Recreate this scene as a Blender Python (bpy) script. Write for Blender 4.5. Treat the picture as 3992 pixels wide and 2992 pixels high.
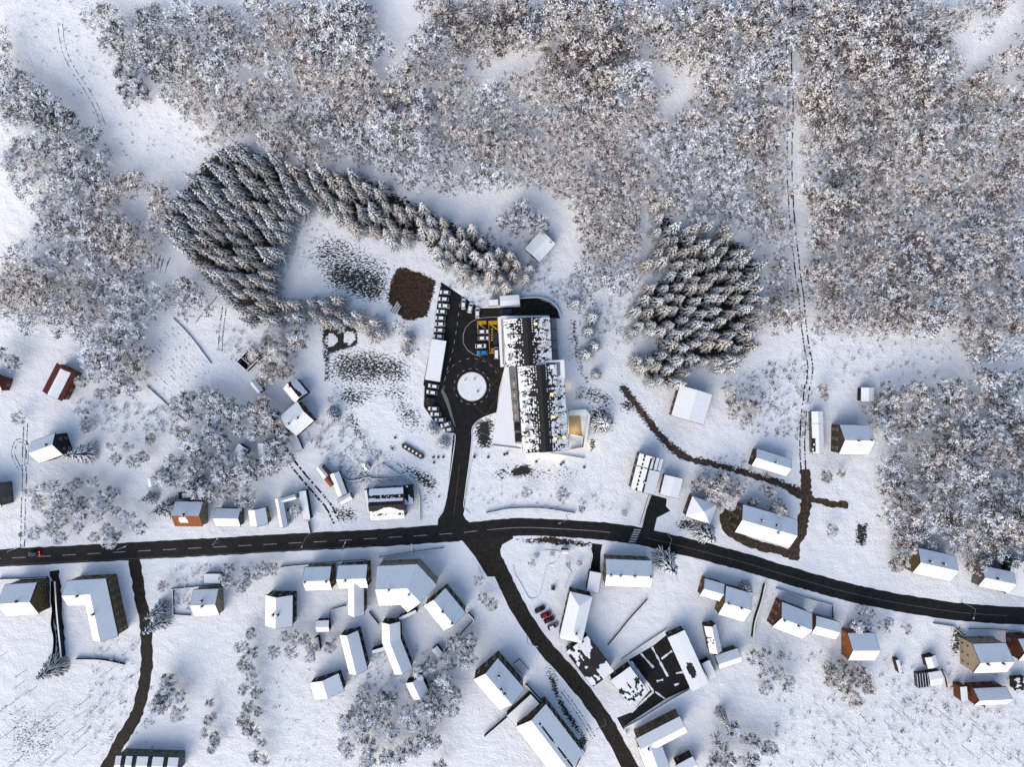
import bpy, math, random
import numpy as np
from mathutils import Vector
from mathutils.geometry import tessellate_polygon

random.seed(7); rng = np.random.default_rng(11)
S = bpy.context.scene
COL = S.collection
for o in list(bpy.data.objects): bpy.data.objects.remove(o)

# ------------------------------------------------------------------ camera, light
H = 234.0
cam = bpy.data.objects.new('camera', bpy.data.cameras.new('camera'))
COL.objects.link(cam); S.camera = cam
cam.location = (0, 0, H); cam.rotation_euler = (0, 0, 0)
cam.data.sensor_width = 36; cam.data.lens = 18 / (199.6 / H)
cam.data.clip_start = 1; cam.data.clip_end = 9000

SUN_EL, SUN_AZ = math.radians(24), math.radians(212)     # clockwise from north (+Y)
W = bpy.data.worlds.new('World'); S.world = W; W.use_nodes = True
nt = W.node_tree
sky = nt.nodes.new('ShaderNodeTexSky'); sky.sky_type = 'NISHITA'; sky.sun_disc = False
sky.sun_elevation = SUN_EL; sky.sun_rotation = SUN_AZ; sky.dust_density = 3.0; sky.ozone_density = 1.0
bgn = nt.nodes['Background']; bgn.inputs['Strength'].default_value = 0.15
nt.links.new(sky.outputs[0], bgn.inputs[0])
sl = bpy.data.lights.new('sun', 'SUN'); sl.energy = 1.3; sl.angle = math.radians(75); sl.color = (1, 0.95, 0.88)
sun = bpy.data.objects.new('sun', sl); COL.objects.link(sun)
sd = Vector((math.sin(SUN_AZ) * math.cos(SUN_EL), math.cos(SUN_AZ) * math.cos(SUN_EL), math.sin(SUN_EL)))
sun.rotation_euler = sd.to_track_quat('Z', 'Y').to_euler(); sun.location = sd * 400
vs = S.view_settings
vs.view_transform = 'Standard'; vs.look = 'None'; vs.gamma = 1.0; vs.exposure = 0.55; vs.use_curve_mapping = False

# ------------------------------------------------------------------ frames of reference
TILES = {'W': (0, 0, .5541), 'O1': (0, 0, 2.211), 'O2': (1000, 0, 2.211), 'O3': (2000, 0, 2.211), 'O4': (2992, 0, 2.211),
 'A1': (0, 750, 2.211), 'A2': (1000, 750, 2.211), 'A3': (2000, 750, 2.211), 'A4': (2992, 750, 2.211),
 'B1': (0, 1500, 2.211), 'B2': (1000, 1500, 2.211), 'B3': (2000, 1500, 2.211), 'B4': (2992, 1500, 1.269),
 'C1': (0, 2242, 1.269), 'C2': (1000, 2242, 1.269), 'C3': (2000, 2242, 1.269), 'C4': (2992, 2242, 1.269),
 'z1': (1600, 1080, 2.115), 'z2': (1700, 1380, 1.813), 'z3': (900, 1340, 2.115), 'z4': (1050, 1700, 2.115),
 'z5': (1000, 2130, 2.115), 'z6': (1400, 2130, 2.115), 'z7': (1700, 2430, 2.115),
 'y1': (2000, 2080, 2.115), 'y2': (2150, 2400, 1.609), 'y3': (2600, 1420, 1.19), 'y4': (2650, 2150, 2.115),
 'y5': (3100, 1450, 2.538), 'y6': (3440, 2070, 2.3), 'y7': (3200, 2330, 1.604), 'F': (0, 0, 1.0)}

def sst(t): t = min(1, max(0, t)); return t * t * (3 - 2 * t)
def hz(x, y): return 15.0 * sst((y - 48) / 125.0) + 5 * sst((-x - 120) / 90) * sst((y - 10) / 80)
def hz_np(x, y):
    f = lambda t: np.clip(t, 0, 1) ** 2 * (3 - 2 * np.clip(t, 0, 1))
    return 15.0 * f((y - 48) / 125.0) + 5 * f((-x - 120) / 90) * f((y - 10) / 80)

def P(t, X, Y, z=0.0):
    """survey point (tile, local x, y) at height z above the ground -> world"""
    ox, oy, s = TILES[t]; X = ox + X / s; Y = oy + Y / s
    gx, gy = (X - 1996) / 10, (1496 - Y) / 10
    x, y = gx, gy
    for _ in range(6):
        k = (H - hz(x, y) - z) / H; x, y = gx * k, gy * k
    return Vector((x, y, hz(x, y) + z))

# ------------------------------------------------------------------ materials
MAT = {}
def mat(name, col, rough=.8, noise=0.0, nscale=1.0, col2=None, bump=0.0, bscale=4.0, spec=.3, emit=0, objvar=0.0, metal=0.0):
    m = bpy.data.materials.new(name); m.use_nodes = True; n = m.node_tree; b = n.nodes['Principled BSDF']
    b.inputs['Base Color'].default_value = (*col, 1); b.inputs['Roughness'].default_value = rough
    b.inputs['Specular IOR Level'].default_value = spec; b.inputs['Metallic'].default_value = metal
    tc = n.nodes.new('ShaderNodeTexCoord')
    src = None
    if noise or col2:
        nz = n.nodes.new('ShaderNodeTexNoise'); nz.inputs['Scale'].default_value = nscale; nz.inputs['Detail'].default_value = 6
        n.links.new(tc.outputs['Object'], nz.inputs['Vector'])
        cr = n.nodes.new('ShaderNodeValToRGB'); cr.color_ramp.elements[0].position = .38; cr.color_ramp.elements[1].position = .62
        c2 = col2 or tuple(min(1, c * (1 + noise)) for c in col); c1 = col if col2 else tuple(c * (1 - noise) for c in col)
        cr.color_ramp.elements[0].color = (*c1, 1); cr.color_ramp.elements[1].color = (*c2, 1)
        n.links.new(nz.outputs['Fac'], cr.inputs['Fac']); src = cr.outputs['Color']
    if objvar:
        oi = n.nodes.new('ShaderNodeObjectInfo'); mr = n.nodes.new('ShaderNodeMapRange')
        mr.inputs['To Min'].default_value = 1 - objvar; mr.inputs['To Max'].default_value = 1 + objvar
        n.links.new(oi.outputs['Random'], mr.inputs['Value'])
        mx = n.nodes.new('ShaderNodeMix'); mx.data_type = 'RGBA'; mx.blend_type = 'MULTIPLY'; mx.inputs['Factor'].default_value = 1
        if src: n.links.new(src, mx.inputs['A'])
        else: mx.inputs['A'].default_value = (*col, 1)
        cmb = n.nodes.new('ShaderNodeCombineColor')
        for k in range(3): n.links.new(mr.outputs[0], cmb.inputs[k])
        n.links.new(cmb.outputs[0], mx.inputs['B']); src = mx.outputs['Result']
    if src: n.links.new(src, b.inputs['Base Color'])
    if bump:
        nb = n.nodes.new('ShaderNodeTexNoise'); nb.inputs['Scale'].default_value = bscale; nb.inputs['Detail'].default_value = 5
        n.links.new(tc.outputs['Object'], nb.inputs['Vector'])
        bp = n.nodes.new('ShaderNodeBump'); bp.inputs['Strength'].default_value = 1; bp.inputs['Distance'].default_value = bump
        n.links.new(nb.outputs['Fac'], bp.inputs['Height']); n.links.new(bp.outputs[0], b.inputs['Normal'])
    if emit:
        b.inputs['Emission Color'].default_value = (*col, 1); b.inputs['Emission Strength'].default_value = emit
    MAT[name] = m; return m

mat('snow', (.80, .83, .88), .75, .035, .8, bump=.10, bscale=2.2)
mat('roof_snow', (.84, .86, .90), .7, .02, .9, bump=.05, bscale=1.6)
mat('frost', (.76, .79, .86), .8, .06, .5, objvar=.12)
mat('frost_warm', (.71, .69, .70), .8, .08, .5, objvar=.14)
mat('twig', (.050, .042, .048), .9, .3, .6, objvar=.3)
mat('twig_brown', (.060, .035, .022), .9, .3, .6, objvar=.3)
mat('twig_green', (.022, .034, .034), .9, .3, .6, objvar=.3)
mat('bark', (.035, .028, .022), .95, .3, 3)
mat('needles', (.004, .011, .012), .85, .4, 1.2, objvar=.3)
mat('asphalt', (.011, .011, .0125), .7, .3, .5, bump=.01, bscale=30, spec=.2)
mat('asphalt_warm', (.018, .015, .013), .75, .35, .7, bump=.01, bscale=20, spec=.2)
mat('dirt', (.035, .022, .015), .9, col2=(.075, .055, .042), nscale=.9, bump=.03)
mat('line_white', (.42, .42, .43), .6, .35, 3)
mat('line_faint', (.16, .16, .16), .7, .5, 3)
mat('line_yellow', (.50, .28, .012), .6, .3, 2)
mat('line_rust', (.13, .06, .012), .7, .35, 2)
mat('roof_dark', (.018, .017, .018), .8, .35, 2)
mat('roof_brown', (.05, .025, .015), .8, .3, 2)
mat('roof_red', (.085, .012, .010), .6, .3, 2)
mat('roof_orange', (.20, .055, .018), .75, .3, 3)
mat('wall_cream', (.24, .20, .14), .85, .12, 1)
mat('wall_ochre', (.10, .072, .032), .85, .2, 1)
mat('wall_brown', (.040, .029, .020), .85, .25, 1.5)
mat('wall_redbrown', (.085, .024, .012), .8, .3, 2)
mat('wall_orange', (.20, .065, .012), .8, .25, 2)
mat('wall_grey', (.085, .085, .08), .85, .15, 1)
mat('wall_dark', (.014, .013, .015), .85, .25, 1)
mat('wall_white', (.55, .54, .52), .85, .08, 1)
mat('concrete', (.22, .22, .22), .85, .15, 1.5)
mat('paving', (.17, .175, .19), .8, .1, .8)
mat('paving_painted_glow', (.40, .33, .22), .8, .15, 1.5)  # paving with the yellow lamp glow put into its base colour
mat('glass', (.015, .018, .022), .15, spec=.6)
mat('frame', (.35, .34, .32), .6)
mat('lit_pane', (1.0, .68, .25), .5, emit=.75)
mat('dim_pane', (.42, .36, .31), .4)
mat('metal', (.22, .23, .24), .4, .1, 3, metal=.6)
mat('dark_metal', (.03, .03, .032), .5)
mat('rubber', (.012, .012, .012), .85)
mat('car_white', (.55, .56, .58), .35, spec=.5)
mat('car_silver', (.30, .31, .33), .3, spec=.5, metal=.3)
mat('car_black', (.010, .010, .012), .3, spec=.5)
mat('car_blue', (.02, .22, .52), .3, spec=.5)
mat('car_navy', (.012, .02, .09), .3, spec=.5)
mat('car_red', (.26, .006, .012), .3, spec=.5)
mat('car_wine', (.06, .006, .010), .3, spec=.5)
mat('tail_lit', (1.0, .02, .03), .4, emit=4)
mat('tail', (.20, .01, .01), .4)
mat('lens', (.6, .62, .65), .2)
mat('wood', (.10, .055, .03), .85, .3, 4)
mat('tarp', (.015, .03, .07), .7)
mat('timber', (.07, .045, .03), .85, .3, 2)

def ground_material():
    m = bpy.data.materials.new('ground_snow'); m.use_nodes = True; n = m.node_tree; b = n.nodes['Principled BSDF']; L = n.links
    b.inputs['Roughness'].default_value = .75; b.inputs['Specular IOR Level'].default_value = .25
    tc = n.nodes.new('ShaderNodeTexCoord')
    def noise(scale, det, dist=0.0, vec=None):
        z = n.nodes.new('ShaderNodeTexNoise'); z.inputs['Scale'].default_value = scale; z.inputs['Detail'].default_value = det
        z.inputs['Distortion'].default_value = dist; L.new(vec or tc.outputs['Object'], z.inputs['Vector']); return z.outputs['Fac']
    def math_(op, a, b_=None, clamp=False):
        z = n.nodes.new('ShaderNodeMath'); z.operation = op; z.use_clamp = clamp
        for i, v in enumerate((a, b_)):
            if v is None: continue
            if isinstance(v, (int, float)): z.inputs[i].default_value = v
            else: L.new(v, z.inputs[i])
        return z.outputs[0]
    def ramp(fac, stops):
        z = n.nodes.new('ShaderNodeValToRGB'); e = z.color_ramp.elements
        while len(e) < len(stops): e.new(.5)
        for k, (p, c) in enumerate(stops): e[k].position = p; e[k].color = (*c, 1)
        L.new(fac, z.inputs['Fac']); return z.outputs['Color']
    def mix(f, a, b_):
        z = n.nodes.new('ShaderNodeMix'); z.data_type = 'RGBA'; L.new(f, z.inputs['Factor']); L.new(a, z.inputs['A']); L.new(b_, z.inputs['B']); return z.outputs['Result']
    bare = n.nodes.new('ShaderNodeAttribute'); bare.attribute_name = 'bare'
    brown = n.nodes.new('ShaderNodeAttribute'); brown.attribute_name = 'brown'
    lit = n.nodes.new('ShaderNodeAttribute'); lit.attribute_name = 'litter'
    mp = n.nodes.new('ShaderNodeMapping'); mp.inputs['Rotation'].default_value = (0, 0, .5); mp.inputs['Scale'].default_value = (1, 1.9, 1)
    L.new(tc.outputs['Object'], mp.inputs['Vector'])
    streak = noise(1.05, 4, .8, mp.outputs[0])
    s = math_('ADD', math_('MULTIPLY', math_('SUBTRACT', streak, .5), 1.9), .5)
    f = math_('MULTIPLY', math_('SUBTRACT', math_('ADD', s, bare.outputs['Fac']), 1.0), 9.0, True)
    s2 = math_('ADD', math_('MULTIPLY', math_('SUBTRACT', noise(2.6, 4, .4), .5), 2.2), .5)
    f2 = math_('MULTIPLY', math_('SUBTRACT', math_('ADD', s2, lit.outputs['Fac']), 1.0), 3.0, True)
    snow = ramp(noise(.16, 8), [(.3, (.76, .79, .86)), (.7, (.86, .88, .91))])
    fine = ramp(noise(3.4, 2), [(.35, (.80, .82, .88)), (.65, (.87, .885, .92))])
    mm = n.nodes.new('ShaderNodeMix'); mm.data_type = 'RGBA'; mm.inputs['Factor'].default_value = .5
    L.new(snow, mm.inputs['A']); L.new(fine, mm.inputs['B'])
    grass = ramp(noise(2.0, 5), [(.35, (.010, .012, .012)), (.65, (.035, .036, .030))])
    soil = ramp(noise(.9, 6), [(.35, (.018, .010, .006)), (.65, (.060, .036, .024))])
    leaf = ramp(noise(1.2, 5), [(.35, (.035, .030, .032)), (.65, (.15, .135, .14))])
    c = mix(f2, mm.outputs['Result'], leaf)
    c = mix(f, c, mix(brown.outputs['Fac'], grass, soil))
    L.new(c, b.inputs['Base Color'])
    bp = n.nodes.new('ShaderNodeBump'); bp.inputs['Distance'].default_value = .22
    hgt = math_('ADD', noise(1.5, 6), math_('MULTIPLY', noise(.25, 4), 2.2))
    L.new(hgt, bp.inputs['Height']); L.new(bp.outputs[0], b.inputs['Normal'])
    MAT['ground'] = m
ground_material()

# ------------------------------------------------------------------ object helpers
def tag(o, label=None, cat=None, group=None, kind=None):
    if label: o['label'] = label
    if cat: o['category'] = cat
    if group: o['group'] = group
    if kind: o['kind'] = kind
    return o
def mesh(name, verts, faces, mats, idx=None):
    me = bpy.data.meshes.new(name); me.from_pydata([tuple(v) for v in verts], [], faces)
    for m in (mats if isinstance(mats, (list, tuple)) else [mats]): me.materials.append(MAT[m])
    if idx is not None: me.polygons.foreach_set('material_index', idx)
    me.update(); return me
def link(name, me, parent=None, loc=None, rz=0.0):
    o = bpy.data.objects.new(name, me); COL.objects.link(o)
    if parent: o.parent = parent
    if loc is not None: o.location = loc
    if rz: o.rotation_euler = (0, 0, rz)
    return o
def empty(name, loc, rz=0.0, **k):
    o = link(name, None, None, loc, rz); o.empty_display_size = .5; return tag(o, **k)
def copy_tree(o, parent=None):
    c = o.copy(); COL.objects.link(c); c.parent = parent
    for ch in o.children: copy_tree(ch, c)
    return c
class MB:
    def __init__(s): s.v = []; s.f = []
    def add(s, v, f):
        b = len(s.v); s.v += [tuple(x) for x in v]; s.f += [tuple(i + b for i in q) for q in f]
    def box(s, c, d, rz=0.0):
        cx, cy, cz = c; x, y, z = d[0] / 2, d[1] / 2, d[2] / 2; ca, sa = math.cos(rz), math.sin(rz)
        v = [(cx + a * ca - b * sa, cy + a * sa + b * ca, cz + e) for e in (-z, z) for a, b in ((-x, -y), (x, -y), (x, y), (-x, y))]
        s.add(v, [(3, 2, 1, 0), (4, 5, 6, 7), (0, 1, 5, 4), (1, 2, 6, 5), (2, 3, 7, 6), (3, 0, 4, 7)])
    def tube(s, p, q, r0, r1, n=6):
        p, q = Vector(p), Vector(q); d = (q - p).normalized(); a = d.orthogonal().normalized(); b = d.cross(a)
        v = [p + (a * math.cos(t) + b * math.sin(t)) * r0 for t in (2 * math.pi * i / n for i in range(n))]
        v += [q + (a * math.cos(t) + b * math.sin(t)) * r1 for t in (2 * math.pi * i / n for i in range(n))]
        s.add(v, [(i, (i + 1) % n, n + (i + 1) % n, n + i) for i in range(n)] + [tuple(range(n - 1, -1, -1)), tuple(range(n, 2 * n))])
    def slab(s, v, f, t):
        """top surface v,f thickened downward by t (number) or down to per-vertex list"""
        v = [Vector(x) for x in v]; n = len(v)
        lo = [Vector((x.x, x.y, x.z - t)) for x in v] if not isinstance(t, tuple) else [Vector((x.x, x.y, t[0])) for x in v]
        e = {}
        for q in f:
            for i in range(len(q)):
                a, b = q[i], q[(i + 1) % len(q)]; e[(a, b)] = 1
        side = [(a + n, b + n, b, a) for (a, b) in e if (b, a) not in e]
        s.add(v + lo, [tuple(q) for q in f] + [tuple(i + n for i in reversed(q)) for q in f] + side)
    def me(s, name, mats): return mesh(name, s.v, s.f, mats)
    def build(s, name, mats, parent=None, loc=None, rz=0.0): return link(name, s.me(name, mats), parent, loc, rz)

def ccw(pts):
    a = sum(pts[i].x * pts[(i + 1) % len(pts)].y - pts[(i + 1) % len(pts)].x * pts[i].y for i in range(len(pts)))
    return pts if a > 0 else pts[::-1]
def smooth(pts, k=6):
    if len(pts) < 3: 
        a, b = pts; return [a.lerp(b, i / k) for i in range(k + 1)]
    out = []; q = [pts[0] * 2 - pts[1]] + pts + [pts[-1] * 2 - pts[-2]]
    for i in range(1, len(q) - 2):
        for j in range(k):
            t = j / k; p0, p1, p2, p3 = q[i - 1:i + 3]
            out.append(.5 * (2 * p1 + (p2 - p0) * t + (2 * p0 - 5 * p1 + 4 * p2 - p3) * t * t + (3 * p1 - p0 - 3 * p2 + p3) * t ** 3))
    return out + [pts[-1]]
def offs(path, d):
    """mitred offset to the left (d>0)"""
    out = []
    for i, p in enumerate(path):
        a = (p - path[i - 1]).to_2d().normalized() if i else None
        b = (path[i + 1] - p).to_2d().normalized() if i < len(path) - 1 else None
        if a is None: a = b
        if b is None: b = a
        n1 = Vector((-a.y, a.x)); n2 = Vector((-b.y, b.x)); m = (n1 + n2).normalized()
        k = d / max(.35, m.dot(n1)); out.append(Vector((p.x + m.x * k, p.y + m.y * k, p.z)))
    return out

# ------------------------------------------------------------------ occupancy so that no tree grows out of a roof
OCC = np.zeros((420, 320), bool)
def occupy(pts, pad=0.0):
    pts = [Vector((p.x, p.y)) for p in pts]; c = sum(pts, Vector((0, 0))) / len(pts)
    pts = [p + (p - c).normalized() * pad for p in pts]
    x0, x1 = min(p.x for p in pts), max(p.x for p in pts); y0, y1 = min(p.y for p in pts), max(p.y for p in pts)
    for i in range(max(0, int(x0 + 210)), min(419, int(x1 + 211)) + 1):
        for j in range(max(0, int(y0 + 160)), min(319, int(y1 + 161)) + 1):
            if inside(i - 209.5, j - 159.5, pts): OCC[i, j] = True
def inside(x, y, pts):
    r = False; n = len(pts); j = n - 1
    for i in range(n):
        a, b = pts[i], pts[j]
        if (a.y > y) != (b.y > y) and x < (b.x - a.x) * (y - a.y) / (b.y - a.y) + a.x: r = not r
        j = i
    return r
def free(x, y):
    i, j = int(x + 210), int(y + 160)
    return not (0 <= i < 420 and 0 <= j < 320 and OCC[i, j])

# ------------------------------------------------------------------ ground
GX = np.concatenate([-210 - np.geomspace(3, 4000, 22)[::-1], np.arange(-210, 210.01, .75), 210 + np.geomspace(3, 4000, 22)])
GY = np.concatenate([-160 - np.geomspace(3, 4000, 22)[::-1], np.arange(-160, 160.01, .75), 160 + np.geomspace(3, 4000, 22)])
gx, gy = np.meshgrid(GX, GY, indexing='ij')
bare = np.zeros(gx.shape); brown = np.zeros(gx.shape); litter = np.zeros(gx.shape)
def in_np(pts, X, Y):
    r = np.zeros(X.shape, bool); n = len(pts); j = n - 1
    for i in range(n):
        a, b = pts[i], pts[j]
        if a[1] != b[1]:
            r ^= ((a[1] > Y) != (b[1] > Y)) & (X < (b[0] - a[0]) * (Y - a[1]) / (b[1] - a[1]) + a[0])
        j = i
    return r
def blur(m, k):
    for _ in range(2):
        for ax in (0, 1):
            c = np.cumsum(np.pad(m, [(k + 1, k) if a == ax else (0, 0) for a in (0, 1)], mode='edge'), axis=ax)
            m = (np.take(c, range(2 * k + 1, c.shape[ax]), axis=ax) - np.take(c, range(0, c.shape[ax] - 2 * k - 1), axis=ax)) / (2 * k + 1)
    return m
def vnoise(sc, seed):
    r = np.random.default_rng(seed); g = r.random((64, 64))
    u, v = (gx / sc) % 64, (gy / sc) % 64; i, j = u.astype(int) % 64, v.astype(int) % 64; fu, fv = u - np.floor(u), v - np.floor(v)
    fu, fv = fu * fu * (3 - 2 * fu), fv * fv * (3 - 2 * fv); i1, j1 = (i + 1) % 64, (j + 1) % 64
    return g[i, j] * (1 - fu) * (1 - fv) + g[i1, j] * fu * (1 - fv) + g[i, j1] * (1 - fu) * fv + g[i1, j1] * fu * fv
def patch(t, pts, amt, k=2, br=0.0, arr=None):
    if arr is None and amt < .9: amt += .12
    w = [P(t, *p) for p in pts]; m = blur(in_np([(q.x, q.y) for q in w], gx, gy).astype(float), k) * amt
    tgt = bare if arr is None else arr
    np.maximum(tgt, m, out=tgt)
    if br: np.maximum(brown, np.clip(m / max(amt, .01) * br * 1.3, 0, 1), out=brown)
def streakline(t, pts, w, amt, k=1, br=0.0):
    path = smooth([P(t, *p) for p in pts], 5); l, r = offs(path, w / 2), offs(path, -w / 2)
    m = blur(in_np([(q.x, q.y) for q in l + r[::-1]], gx, gy).astype(float), k) * amt
    np.maximum(bare, m, out=bare)
    if br: np.maximum(brown, np.clip(m / amt * br * 1.4, 0, 1), out=brown)
def hole(t, x, y, r):
    c = P(t, x, y); d = np.hypot(gx - c.x, gy - c.y); bare[d < r] *= .25

# bare, partly thawed ground
patch('A2', [(420, 420), (700, 330), (960, 500), (1200, 640), (1140, 980), (900, 930), (620, 860), (500, 700)], .46, 4)
patch('A2', [(640, 560), (950, 620), (1130, 700), (1120, 950), (960, 960), (640, 820), (560, 700)], .62, 3)
patch('A2', [(700, 660), (900, 660), (980, 760), (900, 830), (720, 780)], .82, 3)
patch('A2', [(1225, 640), (1430, 700), (1545, 760), (1530, 850), (1500, 960), (1470, 1075), (1280, 1110), (1130, 940), (1150, 790)], 1.15, 1, 1.0)
patch('A2', [(600, 1040), (760, 1110), (860, 1180), (880, 1310), (780, 1350), (620, 1400), (560, 1260)], 1.12, 1)
hole('A2', 645, 1275, 2.5); hole('A2', 800, 1250, 2.6)
patch('A2', [(600, 1380), (900, 1330), (1330, 1430), (1350, 1658), (640, 1658)], .56, 4)
patch('A2', [(640, 1560), (1060, 1480), (1200, 1658), (660, 1658)], .66, 4)
patch('A2', [(560, 1200), (620, 1210), (640, 1640), (590, 1640)], .7, 1)
patch('B2', [(640, 0), (1330, 0), (1340, 170), (1000, 110), (860, 230), (720, 200)], .60, 4)
patch('B2', [(1130, 60), (1330, 120), (1480, 300), (1470, 420), (1250, 390), (1180, 250)], .50, 4)
patch('B2', [(740, 230), (860, 240), (900, 400), (990, 520), (930, 560), (830, 400)], .68, 2)
streakline('B2', [(850, 270), (900, 400), (1010, 510)], .6, .9)
patch('B2', [(960, 540), (1100, 570), (1300, 690), (1560, 800), (1560, 960), (1400, 870), (1180, 680)], .62, 2)
patch('B2', [(1330, 780), (1560, 880), (1530, 1080), (1420, 1130)], .42, 4)
patch('B2', [(1140, 520), (1200, 520), (1210, 590), (1150, 590)], .95, 1)
patch('B2', [(480, 360), (600, 450), (760, 700), (900, 640), (820, 480), (640, 380)], .36, 5)
patch('B2', [(680, 700), (930, 760), (1250, 790), (1230, 850), (900, 860), (760, 800)], .62, 3)
patch('B2', [(1885, 330), (2050, 260), (2020, 550), (1890, 545)], .85, 2)
patch('z2', [(560, 790), (640, 780), (690, 850), (560, 880), (510, 850)], .98, 1)
patch('z2', [(400, 780), (1100, 800), (950, 910), (500, 890)], .46, 4)
patch('z2', [(1090, 590), (1130, 600), (1130, 680), (1090, 700)], .8, 1)
patch('B3', [(520, 0), (700, 0), (900, 120), (900, 230), (640, 160), (520, 80)], .56, 3, .4)
patch('B3', [(640, 160), (780, 180), (900, 300), (860, 430), (660, 420)], .66, 3)
patch('B3', [(1000, 120), (1080, 180), (1050, 230), (920, 230), (930, 150)], .9, 2, .8)
patch('A3', [(0, 760), (300, 740), (420, 880), (100, 860)], .40, 4, .6)
patch('A3', [(500, 1060), (545, 1130), (560, 1300), (600, 1560), (680, 1658), (640, 1658), (570, 1560), (530, 1350), (505, 1150)], .95, 1, .8)
patch('A3', [(440, 1150), (540, 1130), (560, 1500), (480, 1500)], .45, 3, .3)
streakline('A3', [(560, 710), (620, 830), (730, 1000)], 1.6, .85, 1, .7)
streakline('A3', [(790, 1130), (830, 1330), (880, 1500), (930, 1658)], .8, .85)
streakline('A3', [(850, 1200), (880, 1330), (910, 1480), (960, 1658)], .8, .85)
streakline('B3', [(930, 0), (1010, 110), (1080, 200), (1180, 330), (1330, 510), (1500, 640)], 3.8, .80, 1, .9)
streakline('B3', [(1560, 640), (1700, 680), (1900, 730), (2211, 820)], 3.0, .80, 1, .9)
streakline('B4', [(0, 465), (90, 500), (185, 540)], 3.0, 1.0, 1, .8)
patch('B3', [(0, 1330), (350, 1320), (690, 1370), (680, 1400), (300, 1370), (0, 1350)], 1.2, 1, 1.0)
patch('B3', [(1800, 1080), (1960, 1060), (1970, 1150), (1900, 1250), (1810, 1240)], .9, 2)
patch('B3', [(1390, 1160), (1500, 1160), (1640, 1200), (1560, 1260), (1400, 1240)], .95, 2, .6)
patch('B3', [(40, 680), (130, 690), (210, 760), (60, 800), (0, 790)], .95, 1)
patch('B2', [(1990, 800), (2140, 690), (2211, 700), (2211, 790), (2080, 840)], .55, 2)
patch('B4', [(430, 680), (500, 690), (490, 800), (440, 800)], .72, 1)
patch('C4', [(910, 250), (980, 250), (960, 400), (915, 410)], .72, 2, .6)
patch('C3', [(170, 460), (215, 520), (230, 600), (330, 760), (370, 820), (340, 880), (320, 860), (330, 800), (240, 680), (190, 560)], .85, 1)
patch('C2', [(180, 900), (260, 880), (300, 940), (190, 945)], .3, 3)
patch('z4', [(500, 560), (720, 600), (760, 700), (580, 720), (500, 640)], .55, 2)
patch('z7', [(890, 350), (950, 350), (1010, 480), (940, 520)], .8, 2)
patch('C1', [(0, 600), (330, 700), (300, 952), (0, 952)], .30, 5)
streakline('z6', [(880, 10), (960, 120), (1010, 220), (1110, 350)], 1.0, .8)
WOODS = {   # outline (photo survey, W), spacing m, crown kind weights (frosted, brown, dark green)
 'north':  [(165, 0), (2260, -20), (2260, 700), (2060, 715), (1760, 725), (1650, 690), (1655, 560), (1600, 490), (1480, 470), (1440, 420), (1395, 440), (1380, 560), (1350, 640), (1260, 600), (1235, 540), (1215, 430), (1100, 390), (960, 410), (830, 375), (740, 345), (640, 340), (560, 305), (490, 282), (440, 300), (400, 255), (330, 170), (240, 130), (200, 60)],
 'westbelt': [(-20, 60), (20, 110), (70, 165), (130, 220), (200, 280), (240, 350), (170, 350), (90, 290), (-20, 250)],
 'west':   [(-20, 300), (60, 300), (250, 370), (380, 390), (350, 430), (330, 510), (320, 560), (330, 640), (320, 700), (300, 760), (312, 800), (262, 822), (215, 800), (180, 740), (110, 705), (50, 700), (-20, 690), (-20, 560), (90, 540), (60, 440), (10, 380)],
 'westgap': [(330, 590), (470, 620), (480, 670), (340, 690)],
 'east':   [(1880, 830), (2000, 840), (2250, 780), (2250, 1320), (2140, 1240), (2060, 1220), (1960, 1200), (1920, 1130), (1910, 1000), (1965, 960), (1870, 900)],
 'eastedge': [(2060, 700), (2212, 680), (2212, 780), (2090, 790)],
 'ridge':  [(600, 690), (900, 690), (905, 760), (700, 700)],
}
CLEAR = [[(810, -10), (900, -10), (925, 60), (890, 150), (840, 190), (790, 150), (830, 90)], [(1000, 140), (1060, 125), (1150, 95), (1175, 150), (1100, 175), (1010, 170)],
 [(1370, 110), (1440, 105), (1500, 170), (1500, 240), (1440, 260), (1420, 190)], [(880, 165), (970, 180), (960, 200), (880, 195)],
 [(1696, 60), (1722, 60), (1735, 300), (1745, 500), (1760, 720), (1725, 720), (1712, 500), (1700, 300)],
 [(2060, 60), (2212, -10), (2212, 150), (2120, 140), (2090, 120)], [(240, 420), (330, 430), (330, 500), (260, 470)], [(305, 530), (375, 540), (380, 600), (315, 605)],
 [(1210, 420), (1250, 430), (1260, 560), (1230, 560)], [(500, 140), (560, 150), (545, 200), (500, 190)], [(0, 380), (50, 400), (80, 520), (40, 540), (0, 550)],
 [(2040, 1040), (2090, 1040), (2100, 1090), (2050, 1090)], [(2150, 90), (2212, 60), (2212, 240), (2180, 230)], [(620, 440), (660, 500), (600, 620), (600, 500)]]
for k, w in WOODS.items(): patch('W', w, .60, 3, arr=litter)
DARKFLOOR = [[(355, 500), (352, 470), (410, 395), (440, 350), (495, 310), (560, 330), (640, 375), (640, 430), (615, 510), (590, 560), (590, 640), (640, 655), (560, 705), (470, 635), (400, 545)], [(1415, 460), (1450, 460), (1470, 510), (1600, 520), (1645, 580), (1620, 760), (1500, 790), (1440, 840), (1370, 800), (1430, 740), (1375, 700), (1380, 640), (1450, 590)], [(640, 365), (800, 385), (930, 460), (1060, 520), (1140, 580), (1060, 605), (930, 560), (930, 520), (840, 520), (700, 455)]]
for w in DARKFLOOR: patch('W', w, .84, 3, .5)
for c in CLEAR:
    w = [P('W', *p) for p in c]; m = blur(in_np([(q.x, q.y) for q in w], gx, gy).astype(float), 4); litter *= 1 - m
nz = vnoise(9, 3); litter *= .6 + .8 * nz
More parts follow.
